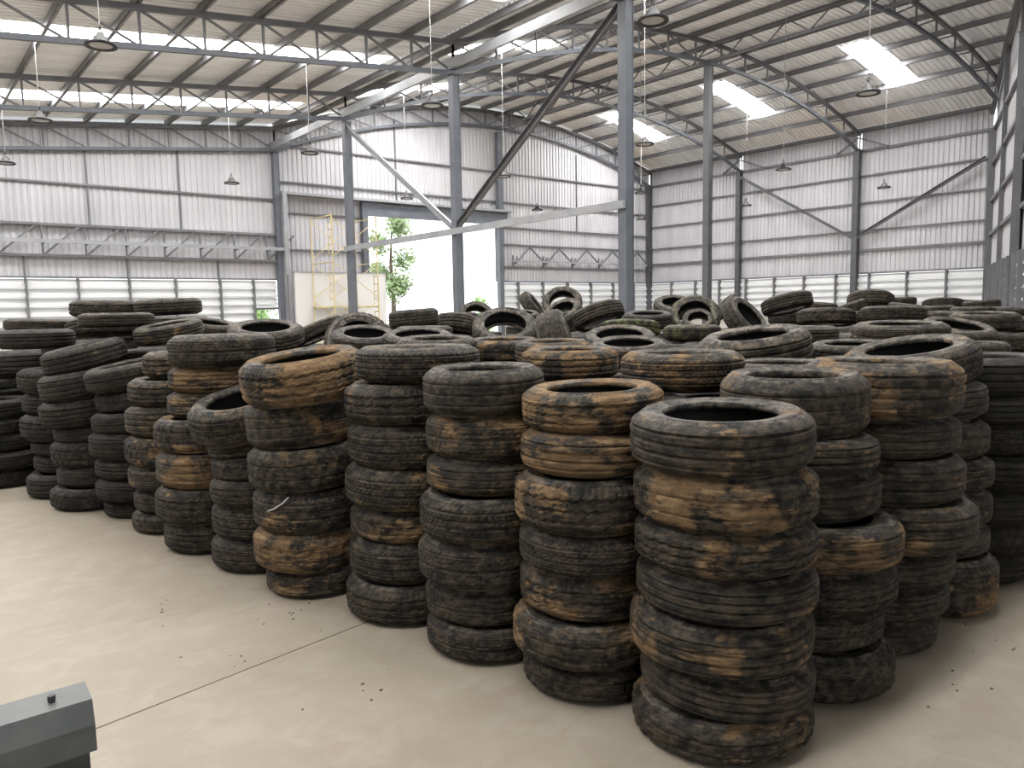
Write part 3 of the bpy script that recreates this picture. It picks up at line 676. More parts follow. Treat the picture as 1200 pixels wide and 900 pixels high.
(2.799, 1.651, 1.11, 0.57, 0.232, -0.023, -0.007, 0.58, 2, 0.35, 0.5, 0, 'dusty tyre, top in the second stack of the right row', 13),
(2.795, 1.626, 0.922, 0.598, 0.137, 0.016, 0.006, 2.77, 0, 0.3, 0.5, 0, 'dusty tyre, second from the top in the second stack of the right row', 13),
(2.827, 1.629, 0.763, 0.598, 0.176, 0.004, 0.001, 1.86, 0, 0.1, 0.5, 0, 'plain black tyre, third from the top in the second stack of the right row', 13),
(2.82, 1.548, 0.588, 0.627, 0.169, 0.011, 0.009, 1.44, 0, 0.5, 0.5, 0, 'mud-patched tyre, fourth from the top in the second stack of the right row', 13),
(2.819, 1.549, 0.422, 0.589, 0.155, 0.009, 0.014, 5.69, 1, 0.1, 0.5, 0, 'plain black tyre, fifth from the top in the second stack of the right row', 13),
(2.817, 1.586, 0.263, 0.57, 0.157, 0.001, 0.015, 2.65, 5, 0.1, 0.5, 0, 'plain black tyre, sixth from the top in the second stack of the right row', 13),
(2.823, 1.542, 0.091, 0.57, 0.18, -0.014, 0.002, 0.94, 4, 0.05, 0.5, 0, 'plain black tyre, seventh from the top in the second stack of the right row', 13),
(3.368, 1.569, 1.132, 0.646, 0.232, 0.001, -0.007, 0.56, 0, 0.55, 0.5, 0, 'mud-patched tyre, top in the third stack of the right row', 14),
(3.385, 1.566, 0.933, 0.608, 0.161, -0.014, 0.006, 5.62, 2, 0.1, 0.5, 0, 'plain black tyre, second from the top in the third stack of the right row', 14),
(3.396, 1.543, 0.753, 0.608, 0.192, -0.012, -0.011, 5.03, 0, 0.4, 0.5, 0, 'mud-patched tyre, third from the top in the third stack of the right row', 14),
(3.414, 1.502, 0.553, 0.627, 0.202, -0.007, 0.007, 1.66, 0, 0.35, 0.5, 0, 'dusty tyre, fourth from the top in the third stack of the right row', 14),
(3.39, 1.556, 0.373, 0.589, 0.152, -0.001, 0.006, 3.47, 2, 0.2, 0.5, 0, 'plain black tyre, fifth from the top in the third stack of the right row', 14),
(3.382, 1.573, 0.222, 0.589, 0.144, -0.01, 0.013, 4.46, 0, 0.15, 0.5, 0, 'plain black tyre, sixth from the top in the third stack of the right row', 14),
(3.369, 1.601, 0.074, 0.57, 0.145, -0.018, 0.001, 1.14, 2, 0.1, 0.5, 0, 'plain black tyre, seventh from the top in the third stack of the right row', 14),
(3.944, 1.698, 1.19, 0.627, 0.187, -0.177, 0.06, 1.29, 3, 0.4, 0.5, 0, 'mud-patched tyre, top in the fourth stack of the right row', 15),
(3.961, 1.657, 1.008, 0.598, 0.17, -0.03, 0.075, 2.18, 0, 0.2, 0.5, 0, 'plain black tyre, second from the top in the fourth stack of the right row', 15),
(3.966, 1.643, 0.835, 0.598, 0.17, -0.022, 0.009, 0.12, 4, 0.15, 0.5, 0, 'plain black tyre, third from the top in the fourth stack of the right row', 15),
(3.974, 1.621, 0.671, 0.598, 0.152, -0.006, 0.009, 2.98, 3, 0.15, 0.5, 0, 'plain black tyre, fourth from the top in the fourth stack of the right row', 15),
(3.976, 1.618, 0.507, 0.589, 0.171, 0.017, -0.005, 2.71, 3, 0.3, 0.5, 0, 'dusty tyre, fifth from the top in the fourth stack of the right row', 15),
(3.972, 1.628, 0.35, 0.6, 0.138, 0.003, -0.013, 6.09, 2, 0.1, 0.5, 0, 'plain black tyre, sixth from the top in the fourth stack of the right row', 15),
(3.982, 1.601, 0.14, 0.627, 0.276, 0.0, -0.018, 2.15, 5, 0.45, 0.5, 0, 'mud-patched tyre, seventh from the top in the fourth stack of the right row', 15),
(4.587, 1.583, 1.106, 0.63, 0.197, -0.012, 0.009, 6.21, 0, 0.1, 0.15, 0, 'plain black tyre, top in the fifth stack of the right row', 16),
(4.59, 1.576, 0.933, 0.63, 0.145, -0.017, 0.012, 3.93, 2, 0.05, 0.15, 0, 'plain black tyre, second from the top in the fifth stack of the right row', 16),
(4.592, 1.57, 0.78, 0.63, 0.155, -0.003, 0.015, 4.18, 3, 0.05, 0.15, 0, 'plain black tyre, third from the top in the fifth stack of the right row', 16),
(4.592, 1.57, 0.612, 0.63, 0.174, -0.01, -0.01, 1.77, 1, 0.05, 0.15, 0, 'plain black tyre, fourth from the top in the fifth stack of the right row', 16),
(4.583, 1.596, 0.432, 0.62, 0.181, -0.011, 0.013, 1.16, 2, 0.05, 0.15, 0, 'plain black tyre, fifth from the top in the fifth stack of the right row', 16),
(4.581, 1.603, 0.252, 0.6, 0.171, -0.001, 0.008, 6.04, 4, 0.05, 0.15, 0, 'plain black tyre, sixth from the top in the fifth stack of the right row', 16),
(4.577, 1.614, 0.083, 0.56, 0.162, 0.001, 0.017, 5.54, 1, 0.05, 0.15, 0, 'plain black tyre, seventh from the top in the fifth stack of the right row', 16),
(1.002, 7.563, 1.309, 0.599, 0.156, 0.0, 0.0, 2.24, 0, 0.02, 0.2, 0, 'dark green-black tyre lying flat on the tall far left stack, blunt sided', 17),
(1.336, 9.537, 1.402, 0.72, 0.13, 0.035, -0.005, 2.11, 0, 0.25, 0.5, 0, 'thin dark brown tyre lying flat highest above the far left end', 17),
(1.82, 8.912, 1.561, 0.661, 0.17, 0.017, -0.003, 2.98, 4, 0.1, 0.5, 0, 'dark tyre at the summit of the left mound, left one of a touching pair', 17),
(2.328, 8.488, 1.568, 0.66, 0.17, -0.034, 0.009, 4.12, 1, 0.25, 0.5, 0, 'reddish brown tyre at the summit of the left mound, right one of the pair', 17),
(1.538, 7.116, 1.455, 0.585, 0.121, 0.0, 0.0, 3.17, 0, 0.1, 0.5, 0, 'pale-rimmed flat tyre directly beneath the summit pair of the left mound', 17),
(1.748, 8.59, 1.354, 0.718, 0.188, 0.031, 0.153, 0.57, 0, 0.02, 0.5, 0, 'blue-black ribbed tyre leaning backward on the left mound', 17),
(2.295, 8.106, 1.419, 0.62, 0.11, 0.0, 0.0, 5.13, 1, 0.2, 0.5, 0, 'thin pale dusty tyre wedged under the reddish summit tyre', 17),
(1.822, 6.665, 1.351, 0.542, 0.149, -0.169, -0.025, 2.51, 0, 0.3, 0.5, 0.4, 'mossy brown tyre leaning against the tilted ring tyre of the left mound', 17),
(2.283, 7.07, 1.353, 0.5, 0.15, 0.09, -0.174, 2.47, 2, 0.25, 0.5, 0, 'brown tyre tipped open to the right of the left mound, hole showing', 17),
(1.423, 8.065, 1.196, 0.646, 0.147, 0.0, 0.0, 1.91, 1, 0.02, 0.25, 0, 'plain grey-green tyre lying flat behind the tenth stack of the left row', 17),
(1.983, 8.71, 1.123, 0.765, 0.197, -0.208, 0.1, 0.53, 4, 0.02, 0.5, 0, 'black tyre steeply tilted behind the ninth stack of the left row', 17),
(2.477, 6.257, 1.306, 0.62, 0.17, -0.077, -0.193, 5.36, 1, 0.35, 0.5, 0, 'brown flat tyre with open hole behind the fifth and seventh left stacks', 17),
(3.599, 7.672, 1.279, 0.62, 0.16, -0.284, 0.276, 4.13, 5, 0.05, 0.5, 0, 'dark tyre on its side, left end of the central jumble before the scaffold', 17),
(3.736, 7.027, 1.17, 0.68, 0.18, -0.407, -0.765, 4.92, 4, 0.05, 0.5, 0, 'black arching tyre leaning back below the bare steel column by the scaffold', 17),
(3.355, 6.179, 1.238, 0.6, 0.15, -0.077, -0.214, 2.45, 2, 0.1, 0.5, 0, 'dark ring tyre lying in front of the arching tyre below the scaffold', 17),
(4.782, 7.629, 1.398, 0.58, 0.21, -0.059, 0.037, 4.53, 3, 0.05, 0.5, 0, 'wide blue-black tyre lying flat in front of the bright doorway', 17),
(5.703, 8.042, 1.378, 0.52, 0.15, 0.0, 0.0, 0.94, 5, 0.05, 0.5, 0, 'small grey tyre lying flat in the doorway glare beside the wide tyre', 17),
(6.482, 8.704, 1.385, 0.5, 0.16, -0.372, -0.646, 3.89, 1, 0.05, 0.5, 0, 'small dark arching tyre right under the doorway', 17),
(5.485, 7.722, 1.247, 0.667, 0.23, 0.328, 0.222, 0.27, 0, 0.05, 0.5, 0, 'ribbed grey-blue tyre leaning away below the doorway', 17),
(4.369, 6.78, 1.256, 0.6, 0.14, 0.0, 0.0, 5.25, 4, 0.05, 0.5, 0, 'dark flat tyre buried below the wide doorway tyre', 17),
(4.88, 8.289, 1.228, 0.507, 0.176, 0.075, -0.044, 3.94, 5, 0.05, 0.5, 0, 'small black tyre wedged left of the wide doorway tyre', 17),
(3.557, 5.617, 1.234, 0.61, 0.138, -0.093, -0.147, 4.4, 4, 0.1, 0.5, 0, 'dark open ring tyre behind the fourth stack of the left row', 17),
(3.316, 4.971, 1.185, 0.63, 0.2, -0.029, -0.044, 0.87, 4, 0.05, 0.5, 0, 'grey smooth-topped tyre with wide rim behind the third stack of the left row', 17),
(4.585, 5.7, 1.288, 0.63, 0.18, -0.314, -0.446, 4.73, 4, 0.02, 0.5, 0, 'blue-grey tyre tipped toward the camera with large round black hole, centre', 17),
(6.983, 8.294, 1.373, 0.5, 0.13, -0.112, -0.133, 5.24, 0, 0.05, 0.5, 0, 'flat grey ring behind the tipped tyre with the round hole', 17),
(7.597, 8.761, 1.49, 0.556, 0.185, 0.511, -0.613, 5.19, 4, 0.05, 0.5, 0, 'grey tyre on edge leaning to the right beneath the far louvres', 17),
(8.396, 8.978, 1.548, 0.64, 0.18, -0.588, -0.526, 5.01, 5, 0.1, 0.5, 0, 'arching tyre at the summit of the centre pile with daylight through it', 17),
(6.881, 7.343, 1.407, 0.54, 0.17, -0.59, -0.13, 4.29, 5, 0.05, 0.5, 0, 'grey tyre slumped below the summit arch of the centre pile', 17),
(4.686, 5.084, 1.177, 0.6, 0.27, 0.67, -0.676, 4.04, 0, 0.02, 0.5, 0, 'ribbed grey tyre standing on edge, tread facing the camera, centre', 17),
(6.634, 6.471, 1.386, 0.631, 0.21, -0.051, 0.382, 0.53, 0, 0.05, 0.5, 0, 'dark ribbed tyre tilted left beside the nearest tall steel column', 17),
(5.953, 5.357, 1.257, 0.62, 0.16, 0.103, 0.093, 0.26, 5, 0.05, 0.5, 0.9, 'moss-covered tyre lying flat below the ribbed tilted tyre', 17),
(7.262, 6.242, 1.321, 0.6, 0.19, -0.092, -0.079, 2.27, 0, 0.02, 0.3, 0, 'clean black flat tyre with open hole right of the nearest tall column', 17),
(8.503, 6.805, 1.468, 0.62, 0.16, -0.226, -0.314, 2.37, 3, 0.05, 0.5, 0.5, 'mossy tyre tilted back against the thin mid-hall column', 17),
(7.823, 5.968, 1.34, 0.636, 0.18, -0.609, -0.465, 3.51, 5, 0.1, 0.5, 0.5, 'mossy-shouldered arching tyre facing forward below the thin mid-hall column', 17),
(7.243, 5.477, 1.303, 0.36, 0.13, -0.513, -0.388, 0.12, 4, 0.1, 0.5, 0, 'small tyre nested inside the mossy arching tyre', 17),
(6.746, 5.179, 1.198, 0.61, 0.167, 0.0, 0.0, 4.27, 3, 0.05, 0.5, 0.6, 'moss-striped flat tyre carrying the arching tyre', 17),
(9.191, 6.499, 1.443, 0.5, 0.17, -0.439, 0.509, 1.66, 3, 0.15, 0.5, 0, 'small brown tyre balanced on edge below the second right-wall column', 17),
(7.224, 4.845, 1.315, 0.6, 0.19, 0.106, -0.765, 5.01, 5, 0.05, 0.5, 0, 'dark tyre tipped right with big black hole right of the thin mid-hall column', 17),
(8.776, 5.286, 1.489, 0.62, 0.2, 0.0, 0.263, 5.86, 0, 0.05, 0.5, 0, 'ribbed black tyre perched highest, tilted left, below the right wall louvres', 17),
(9.487, 5.66, 1.304, 0.573, 0.198, 0.0, 0.0, 5.64, 0, 0.02, 0.5, 0, 'plain black tyre under the perched tilted tyre', 17),
(8.19, 4.447, 1.33, 0.62, 0.18, 0.092, 0.05, 4.14, 4, 0.02, 0.5, 0, 'knobbly black tyre right of the perched tilted tyre', 17),
(3.996, 4.996, 1.159, 0.63, 0.18, -0.022, -0.027, 0.41, 5, 0.5, 0.5, 0, 'mud-ringed flat tyre in front of the tipped tyre with the round hole', 17),
(3.989, 4.376, 1.159, 0.582, 0.175, -0.024, -0.026, 2.98, 0, 0.5, 0.5, 0, 'pale dusty flat tyre in front of the ribbed tyre standing on edge', 17),
(3.382, 3.55, 1.145, 0.62, 0.19, -0.012, -0.013, 5.31, 1, 0.6, 0.5, 0, 'pale mud-crusted flat tyre behind the second stack of the left row', 17),
(4.897, 4.524, 1.189, 0.63, 0.17, -0.178, -0.164, 4.58, 1, 0.4, 0.5, 0.2, 'brown-dusted ring tyre leaning below the moss-covered tyre', 17),
(4.503, 4.061, 1.143, 0.62, 0.17, -0.103, -0.093, 1.45, 5, 0.3, 0.5, 0, 'dark-holed ring tyre just in front of the brown-dusted ring', 17),
(3.168, 2.495, 1.169, 0.63, 0.19, 0.0, 0.0, 6.13, 3, 0.5, 0.5, 0, 'reddish mud-rimmed flat tyre right behind the corner stack', 17),
(4.613, 3.016, 1.179, 0.748, 0.257, -0.159, 0.021, 5.31, 0, 0.15, 0.7, 0, 'big smooth grey-brown tyre tipped right behind the second stack of the right row', 17),
(4.055, 2.473, 1.078, 0.66, 0.17, 0.0, 0.0, 3.01, 5, 0.1, 0.5, 0, 'dark flat tyre directly below the big smooth tipped tyre', 17),
(6.393, 3.694, 1.215, 0.62, 0.15, 0.0, 0.0, 1.8, 0, 0.1, 0.5, 0, 'dark brown flat tyre with low profile behind the big smooth tipped tyre', 17),
(5.959, 2.647, 1.254, 0.687, 0.169, -0.048, -0.021, 3.87, 5, 0.3, 0.5, 0, 'brown-lipped ring tyre lying flat behind the fourth stack of the right row', 17),
(5.272, 2.654, 1.139, 0.6, 0.16, -0.047, -0.024, 1.25, 4, 0.2, 0.5, 0.3, 'olive flat ring behind the third stack of the right row', 17),
(7.065, 3.77, 1.108, 0.627, 0.168, 0.0, 0.0, 0.93, 2, 0.3, 0.5, 0, 'dusty slim tyre between the big smooth tyre and the olive ring', 17),
(8.665, 3.015, 1.284, 0.64, 0.17, -0.049, -0.017, 4.09, 5, 0.2, 0.5, 0.3, 'olive flat tyre topping a stack below the wall corner column', 17),
(8.512, 2.854, 1.077, 0.62, 0.19, 0.0, 0.0, 1.91, 4, 0.2, 0.5, 0, 'brown tyre second in the stack below the wall corner column', 17),
(8.33, 2.719, 0.891, 0.62, 0.19, 0.0, 0.0, 0.84, 3, 0.1, 0.5, 0, 'dark tyre third in the stack below the wall corner column', 17),
(7.54, 2.835, 1.204, 0.636, 0.169, -0.099, -0.223, 0.38, 2, 0.1, 0.5, 0, 'dark tyre tipped right with open hole beside the olive topped stack', 17),
(6.752, 2.614, 1.149, 0.46, 0.2, 0.025, -0.065, 6.11, 0, 0.3, 0.5, 0, 'round-shouldered brown tyre between the brown-lipped ring and the tipped one', 17),
(6.369, 2.283, 1.109, 0.493, 0.15, 0.0, 0.0, 4.35, 5, 0.2, 0.5, 0, 'worn brown tyre under the dark tipped tyre near the olive stack', 17),
(11.753, 5.67, 1.49, 0.676, 0.246, 0.248, 0.12, 3.07, 0, 0.05, 0.5, 0, 'ribbed tyre humped against the right wall louvres, arching tread', 17),
(10.731, 5.495, 1.399, 0.5, 0.16, -0.156, 0.304, 4.45, 2, 0.02, 0.5, 0, 'small black tyre left of the humped ribbed tyre', 17),
(8.361, 3.792, 1.353, 0.66, 0.17, 0.064, 0.029, 2.92, 3, 0.02, 0.5, 0, 'long dark low tyre lying before the humped ribbed tyre', 17),
(12.354, 5.478, 1.495, 0.44, 0.13, 0.0, 0.0, 4.82, 4, 0.02, 0.5, 0, 'small square-looking tyre perched right of the humped ribbed tyre', 17),
(11.618, 5.026, 1.369, 0.6, 0.17, 0.055, -0.128, 1.25, 0, 0.02, 0.5, 0, 'dark sloping tyre under the small perched one', 17),
(11.017, 4.474, 1.339, 0.6, 0.17, -0.02, 0.048, 5.88, 0, 0.02, 0.5, 0, 'dark tyre lying flat below the wall brace, far pile', 17),
(12.663, 4.972, 1.418, 0.61, 0.167, 0.162, 0.063, 1.82, 0, 0.02, 0.5, 0, 'humped dark tyre on the far pile below the wall brace', 17),
(13.353, 4.913, 1.423, 0.56, 0.16, 0.024, -0.065, 5.15, 3, 0.02, 0.5, 0, 'black flat tyre on the far pile just left of the wall corner column', 17),
(12.519, 4.398, 1.413, 0.508, 0.16, -0.023, 0.066, 6.24, 3, 0.02, 0.5, 0, 'black tyre on the far pile in front of the wall corner column', 17),
(11.916, 3.865, 1.308, 0.6, 0.17, 0.016, -0.05, 1.32, 1, 0.02, 0.5, 0, 'black tyre at the right end of the far pile', 17),
(10.816, 3.896, 1.339, 0.528, 0.146, 0.0, 0.0, 0.47, 0, 0.02, 0.5, 0, 'black tyre buried low in the far pile under the flat black one', 17),
(10.074, 5.085, 1.29, 0.582, 0.175, 0.031, -0.062, 0.89, 4, 0.02, 0.5, 0, 'black tyre low in the far pile under the humped ribbed tyre', 17),
(10.383, 4.318, 1.261, 0.618, 0.185, -0.027, 0.064, 1.64, 2, 0.02, 0.5, 0, 'black tyre low in the far pile right of the long low one', 17),
(10.102, 3.786, 1.278, 0.6, 0.17, 0.018, -0.049, 0.83, 5, 0.02, 0.5, 0, 'black tyre low in the far pile behind the olive topped stack', 17),
(10.175, 5.692, 1.421, 0.6, 0.18, 0.051, -0.091, 3.19, 0, 0.02, 0.5, 0, 'black tyre just right of and behind the perched tilted tyre', 17),
(10.098, 3.132, 1.21, 0.62, 0.18, 0.0, 0.0, 4.42, 1, 0.02, 0.5, 0, 'black tyre cut by the right picture edge below the slanting wall', 17)]
GRP = ['stacked tyres in the corner stack nearest the camera', 'stacked tyres in the second stack of the left row', 'stacked tyres in the third stack of the left row', 'stacked tyres in the fourth stack of the left row', 'stacked tyres in the fifth stack of the left row', 'stacked tyres in the sixth stack of the left row', 'stacked tyres in the seventh stack of the left row', 'stacked tyres in the eighth stack of the left row', 'stacked tyres in the ninth stack of the left row', 'stacked tyres in the tenth stack of the left row', 'stacked tyres in the eleventh stack of the left row', 'stacked tyres in the low stack at the far left', 'stacked tyres in the tall stack at the far left', 'stacked tyres in the second stack of the right row', 'stacked tyres in the third stack of the right row', 'stacked tyres in the fourth stack of the right row', 'stacked tyres in the fifth stack of the right row', 'tyres lying on top of the pile']
src = {}
for i, row in enumerate(TY):
    x, y, z, D, W, nx, ny, spin, var, mud, dust, moss, lab, grp = row
    root = bpy.data.objects.new('car_tyre', None) if i == 0 else proto.copy()
    if i == 0: proto = root
    C.objects.link(root); root.empty_display_size = .1
    n = Vector((nx, ny, math.sqrt(max(0, 1-nx*nx-ny*ny))))
    q = Vector((0,0,1)).rotation_difference(n)
    s = D/(2*R0); sz = W/W0/1.0105
    root.matrix_world = Matrix.Translation((x, y, z)) @ q.to_matrix().to_4x4() @ Matrix.Rotation(spin, 4, 'Z') @ Matrix.Diagonal((s, s, sz, 1))
    tag(root, lab, 'tyre', GRP[grp], 'thing')
    for nm, me in (('tread', TREAD[var]), ('sidewall', SIDE_T[i % 2]), ('sidewall', SIDE_B[i % 2]), ('inner_liner', LINER)):
        key = nm + ('b' if me in SIDE_B else '')
        o = part(src.get(key), nm, me, root, row, i)
        src.setdefault(key, o)
        
# tyres buried under the ones that show
FILL = [(3.12, 2.2, 6, 0.1783), (3.78, 2.2, 4, 0.1849), (4.44, 2.2, 6, 0.1648), (5.1, 2.2, 6, 0.1735), (5.76, 2.2, 7, 0.16), (6.42, 2.2, 6, 0.1717), (2.79, 2.814, 6, 0.1783), (3.45, 2.814, 6, 0.1783), (4.11, 2.814, 6, 0.1648), (4.77, 2.814, 6, 0.1657), (5.43, 2.814, 6, 0.1735), (6.09, 2.814, 7, 0.16), (6.75, 2.814, 6, 0.1718), (7.41, 2.814, 6, 0.1747), (8.07, 2.814, 5, 0.1584), (8.73, 2.814, 5, 0.1584), (9.39, 2.814, 7, 0.16), (10.05, 2.814, 7, 0.1594), (10.71, 2.814, 7, 0.16), (3.12, 3.428, 6, 0.1735), (3.78, 3.428, 6, 0.1735), (4.44, 3.428, 6, 0.1657), (5.1, 3.428, 6, 0.1657), (5.76, 3.428, 7, 0.16), (6.42, 3.428, 7, 0.16), (7.08, 3.428, 6, 0.17), (7.74, 3.428, 7, 0.16), (8.4, 3.428, 6, 0.163), (9.06, 3.428, 7, 0.16), (9.72, 3.428, 7, 0.1594), (10.38, 3.428, 7, 0.1594), (11.04, 3.428, 7, 0.16), (11.7, 3.428, 7, 0.16), (12.36, 3.428, 7, 0.16), (2.79, 4.041, 7, 0.16), (3.45, 4.041, 6, 0.1735), (4.11, 4.041, 6, 0.1694), (4.77, 4.041, 6, 0.1694), (5.43, 4.041, 7, 0.16), (6.09, 4.041, 7, 0.16), (6.75, 4.041, 6, 0.17), (7.41, 4.041, 6, 0.17), (8.07, 4.041, 7, 0.16), (8.73, 4.041, 7, 0.16), (9.39, 4.041, 7, 0.16), (10.05, 4.041, 7, 0.16), (10.71, 4.041, 7, 0.16), (11.37, 4.041, 7, 0.16), (12.03, 4.041, 7, 0.16), (12.69, 4.041, 7, 0.16), (13.35, 4.041, 7, 0.16), (2.46, 4.655, 7, 0.16), (3.12, 4.655, 6, 0.1777), (3.78, 4.655, 6, 0.1759), (4.44, 4.655, 5, 0.1749), (5.1, 4.655, 6, 0.1723), (5.76, 4.655, 7, 0.16), (6.42, 4.655, 7, 0.16), (7.08, 4.655, 6, 0.1737), (7.74, 4.655, 6, 0.1737), (8.4, 4.655, 7, 0.16), (9.06, 4.655, 7, 0.16), (9.72, 4.655, 7, 0.16), (10.38, 4.655, 7, 0.16), (11.04, 4.655, 7, 0.16), (11.7, 4.655, 7, 0.16), (12.36, 4.655, 7, 0.16), (13.02, 4.655, 7, 0.16), (13.68, 4.655, 7, 0.16), (2.79, 5.269, 6, 0.1777), (3.45, 5.269, 6, 0.1777), (4.11, 5.269, 6, 0.1759), (4.77, 5.269, 5, 0.1749), (5.43, 5.269, 7, 0.16), (6.09, 5.269, 7, 0.16), (6.75, 5.269, 7, 0.1586), (7.41, 5.269, 6, 0.1737), (8.07, 5.269, 7, 0.16), (8.73, 5.269, 7, 0.16), (9.39, 5.269, 7, 0.16), (10.05, 5.269, 7, 0.16), (10.71, 5.269, 7, 0.16), (11.37, 5.269, 7, 0.16), (12.03, 5.269, 7, 0.16), (12.69, 5.269, 7, 0.16), (13.35, 5.269, 7, 0.16), (2.46, 5.883, 7, 0.16), (3.12, 5.883, 7, 0.1571), (3.78, 5.883, 7, 0.1571), (4.44, 5.883, 6, 0.1757), (5.1, 5.883, 6, 0.1757), (5.76, 5.883, 7, 0.16), (6.42, 5.883, 7, 0.16), (7.08, 5.883, 7, 0.16), (7.74, 5.883, 6, 0.1765), (8.4, 5.883, 6, 0.1765), (9.06, 5.883, 7, 0.16), (9.72, 5.883, 7, 0.16), (10.38, 5.883, 7, 0.16), (11.04, 5.883, 7, 0.16), (11.7, 5.883, 7, 0.16), (12.36, 5.883, 7, 0.16), (13.02, 5.883, 7, 0.16), (13.68, 5.883, 7, 0.16), (2.13, 6.497, 7, 0.1658), (2.79, 6.497, 7, 0.1658), (3.45, 6.497, 5, 0.1712), (4.11, 6.497, 7, 0.16), (4.77, 6.497, 7, 0.16), (5.43, 6.497, 7, 0.16), (6.09, 6.497, 7, 0.16), (6.75, 6.497, 7, 0.16), (7.41, 6.497, 7, 0.16), (8.07, 6.497, 6, 0.1765), (8.73, 6.497, 7, 0.16), (9.39, 6.497, 7, 0.16), (10.05, 6.497, 7, 0.16), (10.71, 6.497, 7, 0.16), (11.37, 6.497, 7, 0.16), (12.03, 6.497, 7, 0.16), (12.69, 6.497, 7, 0.16), (13.35, 6.497, 7, 0.16), (1.8, 7.11, 7, 0.1714), (2.46, 7.11, 7, 0.1714), (3.12, 7.11, 5, 0.1712), (3.78, 7.11, 5, 0.1712), (4.44, 7.11, 7, 0.16), (5.1, 7.11, 7, 0.16), (5.76, 7.11, 7, 0.16), (6.42, 7.11, 7, 0.16), (7.08, 7.11, 7, 0.16), (7.74, 7.11, 7, 0.16), (8.4, 7.11, 7, 0.16), (9.06, 7.11, 7, 0.16), (9.72, 7.11, 7, 0.16), (10.38, 7.11, 7, 0.16), (11.04, 7.11, 7, 0.16), (11.7, 7.11, 7, 0.16), (12.36, 7.11, 7, 0.16), (2.13, 7.724, 7, 0.1714), (2.79, 7.724, 7, 0.1714), (3.45, 7.724, 7, 0.1559), (4.11, 7.724, 7, 0.1559), (4.77, 7.724, 7, 0.16), (5.43, 7.724, 6, 0.1698), (6.09, 7.724, 6, 0.1698), (6.75, 7.724, 7, 0.16), (7.41, 7.724, 7, 0.16), (8.07, 7.724, 7, 0.16), (8.73, 7.724, 7, 0.16), (9.39, 7.724, 7, 0.16), (10.05, 7.724, 7, 0.16), (1.8, 8.338, 6, 0.1573), (2.46, 8.338, 6, 0.1573), (3.12, 8.338, 7, 0.16), (3.78, 8.338, 7, 0.16), (4.44, 8.338, 7, 0.1595), (5.1, 8.338, 7, 0.1595), (5.76, 8.338, 7, 0.16), (6.42, 8.338, 7, 0.16), (7.08, 8.338, 7, 0.16), (7.74, 8.338, 7, 0.16), (8.4, 8.338, 7, 0.16), (1.94, 9.032, 6, 0.1573), (8.396, 8.978, 8, 0.1577), (7.597, 8.961, 7, 0.1758), (1.336, 9.537, 8, 0.1652), (6.732, 8.904, 7, 0.1657)]
vs = []; fs = []
PR = [(R0-.02,.09),(R0-.06,.096),(R0-.1,.085),(.2,.074),(.2,.05),(.28,.05),(.28,-.05),(.2,-.05),(.2,-.074),(R0-.1,-.085),(R0-.06,-.096),(R0-.02,-.09),(R0,-.07),(R0-.007,-.05),(R0,-.045),(R0-.006,-.02),(R0,-.015),(R0,.015),(R0-.006,.02),(R0,.045),(R0-.007,.05),(R0,.07)]
rg = random.Random(5); mb = MB()
for x, y, n, h in FILL:
    for kk in range(n):
        s = rg.uniform(.93, 1.0); ox, oy = rg.uniform(-.015,.015), rg.uniform(-.015,.015)
        b = len(mb.v); q = MB().lathe([(r*s, zz) for r, zz in PR], 28, True)
        mb.v += [(px+x+ox, py+y+oy, pz*(h/.1925) + (kk+.5)*h) for px, py, pz in q.v]; mb.f += [tuple(b+w for w in f) for f in q.f]
o = mb.build('tyre_heap', M['tread'], None, False); tag(o, 'dark tyres buried in the depth of the pile below the visible ones', 'tyres', None, 'stuff')
o['seed'] = 3.3; o['mud'] = .05; o['dust'] = .3; o['moss'] = 0.

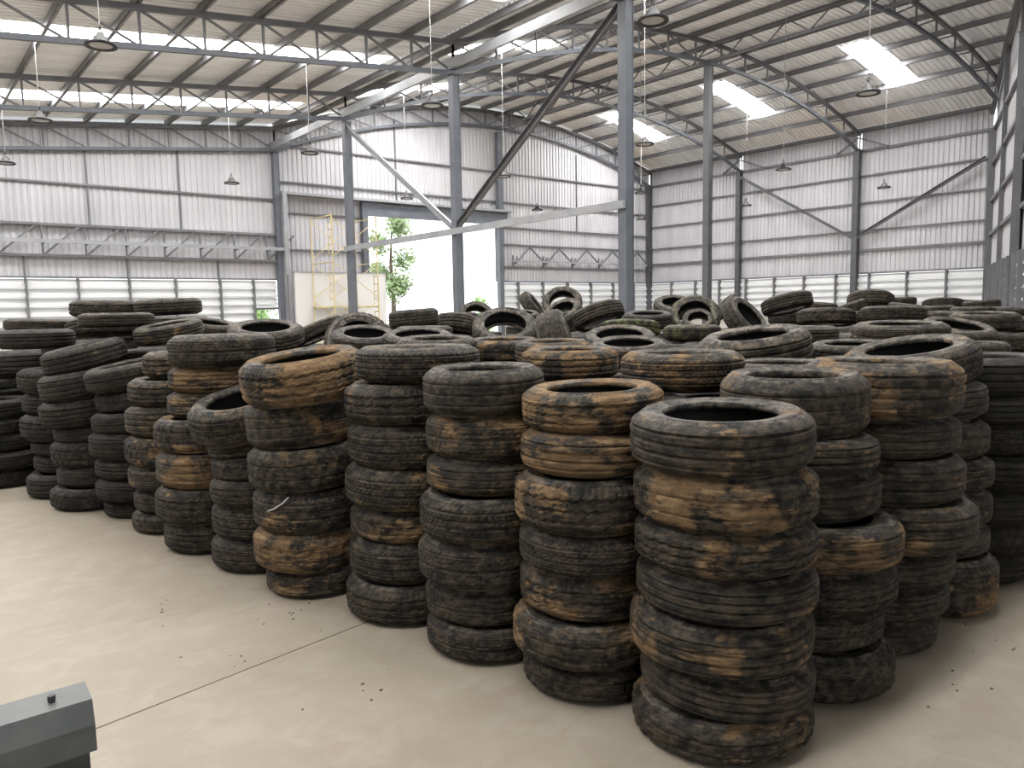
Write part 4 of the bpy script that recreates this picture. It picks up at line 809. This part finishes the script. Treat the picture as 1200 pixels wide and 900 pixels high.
# small things lying about
tag(MB().tube([(1.465, 3.793, 0.482), (1.485, 3.752, 0.5), (1.512, 3.714, 0.529), (1.535, 3.69, 0.56)], .0035, 6).build('plastic_strip', M['white']), 'short white plastic strip stuck on a tyre of the fifth left stack', 'plastic strip', None, 'thing')
rg = random.Random(9); q = MB()
for i in range(42):
    cx, cy = [(1.434, 3.6), (1.521, 3.595), (1.072, 3.294), (1.023, 4.086), (1.394, 2.657), (3.65, 1.125), (3.167, 1.146)][i % len([(1.434, 3.6), (1.521, 3.595), (1.072, 3.294), (1.023, 4.086), (1.394, 2.657), (3.65, 1.125), (3.167, 1.146)])]
    x, y = cx + rg.gauss(0, .12), cy + rg.gauss(0, .10); s = rg.uniform(.003, .009)
    q.add([(x-s, y-s*.6, .0), (x+s, y-s*.5, .0), (x+s*.7, y+s, .0), (x-s*.8, y+s*.6, .0), (x, y, s*.9)], [(0,1,4),(1,2,4),(2,3,4),(3,0,4)])
tag(q.build('debris', M['joint']), 'dark rubber crumbs scattered on the concrete by the stacks', 'crumbs', None, 'stuff')

# ------------------------------------------------------------------ light and camera
w = bpy.data.worlds.new('world'); SC.world = w; w.use_nodes = True
bg = w.node_tree.nodes['Background']; bg.inputs[0].default_value = (.93, .965, 1, 1); bg.inputs[1].default_value = 1.75

cam = bpy.data.cameras.new('camera'); co = bpy.data.objects.new('camera', cam); C.objects.link(co)
cam.sensor_width = 36; cam.lens = 27.0; cam.clip_end = 500
yaw, pit, rol = .685, .099, -.0175
f = Vector((math.sin(yaw), math.cos(yaw), 0)); rt = Vector((math.cos(yaw), -math.sin(yaw), 0)); up = Vector((0,0,1))
f2 = f*math.cos(pit) - up*math.sin(pit); u2 = up*math.cos(pit) + f*math.sin(pit)
r3 = rt*math.cos(rol) + u2*math.sin(rol); u3 = u2*math.cos(rol) - rt*math.sin(rol)
mw = Matrix((r3, u3, -f2)).transposed().to_4x4(); mw.translation = (0, 0, 1.5)
co.matrix_world = mw; SC.camera = co
vs_ = SC.view_settings
SC.display_settings.display_device = 'sRGB'
vs_.view_transform = 'Standard'; vs_.look = 'None'; vs_.exposure = 0.9; vs_.gamma = 1; vs_.use_curve_mapping = False
SC.cycles.max_bounces = 6; SC.cycles.diffuse_bounces = 4; SC.cycles.transmission_bounces = 4
SC.cycles.sample_clamp_indirect = 8.0; SC.cycles.use_denoising = True
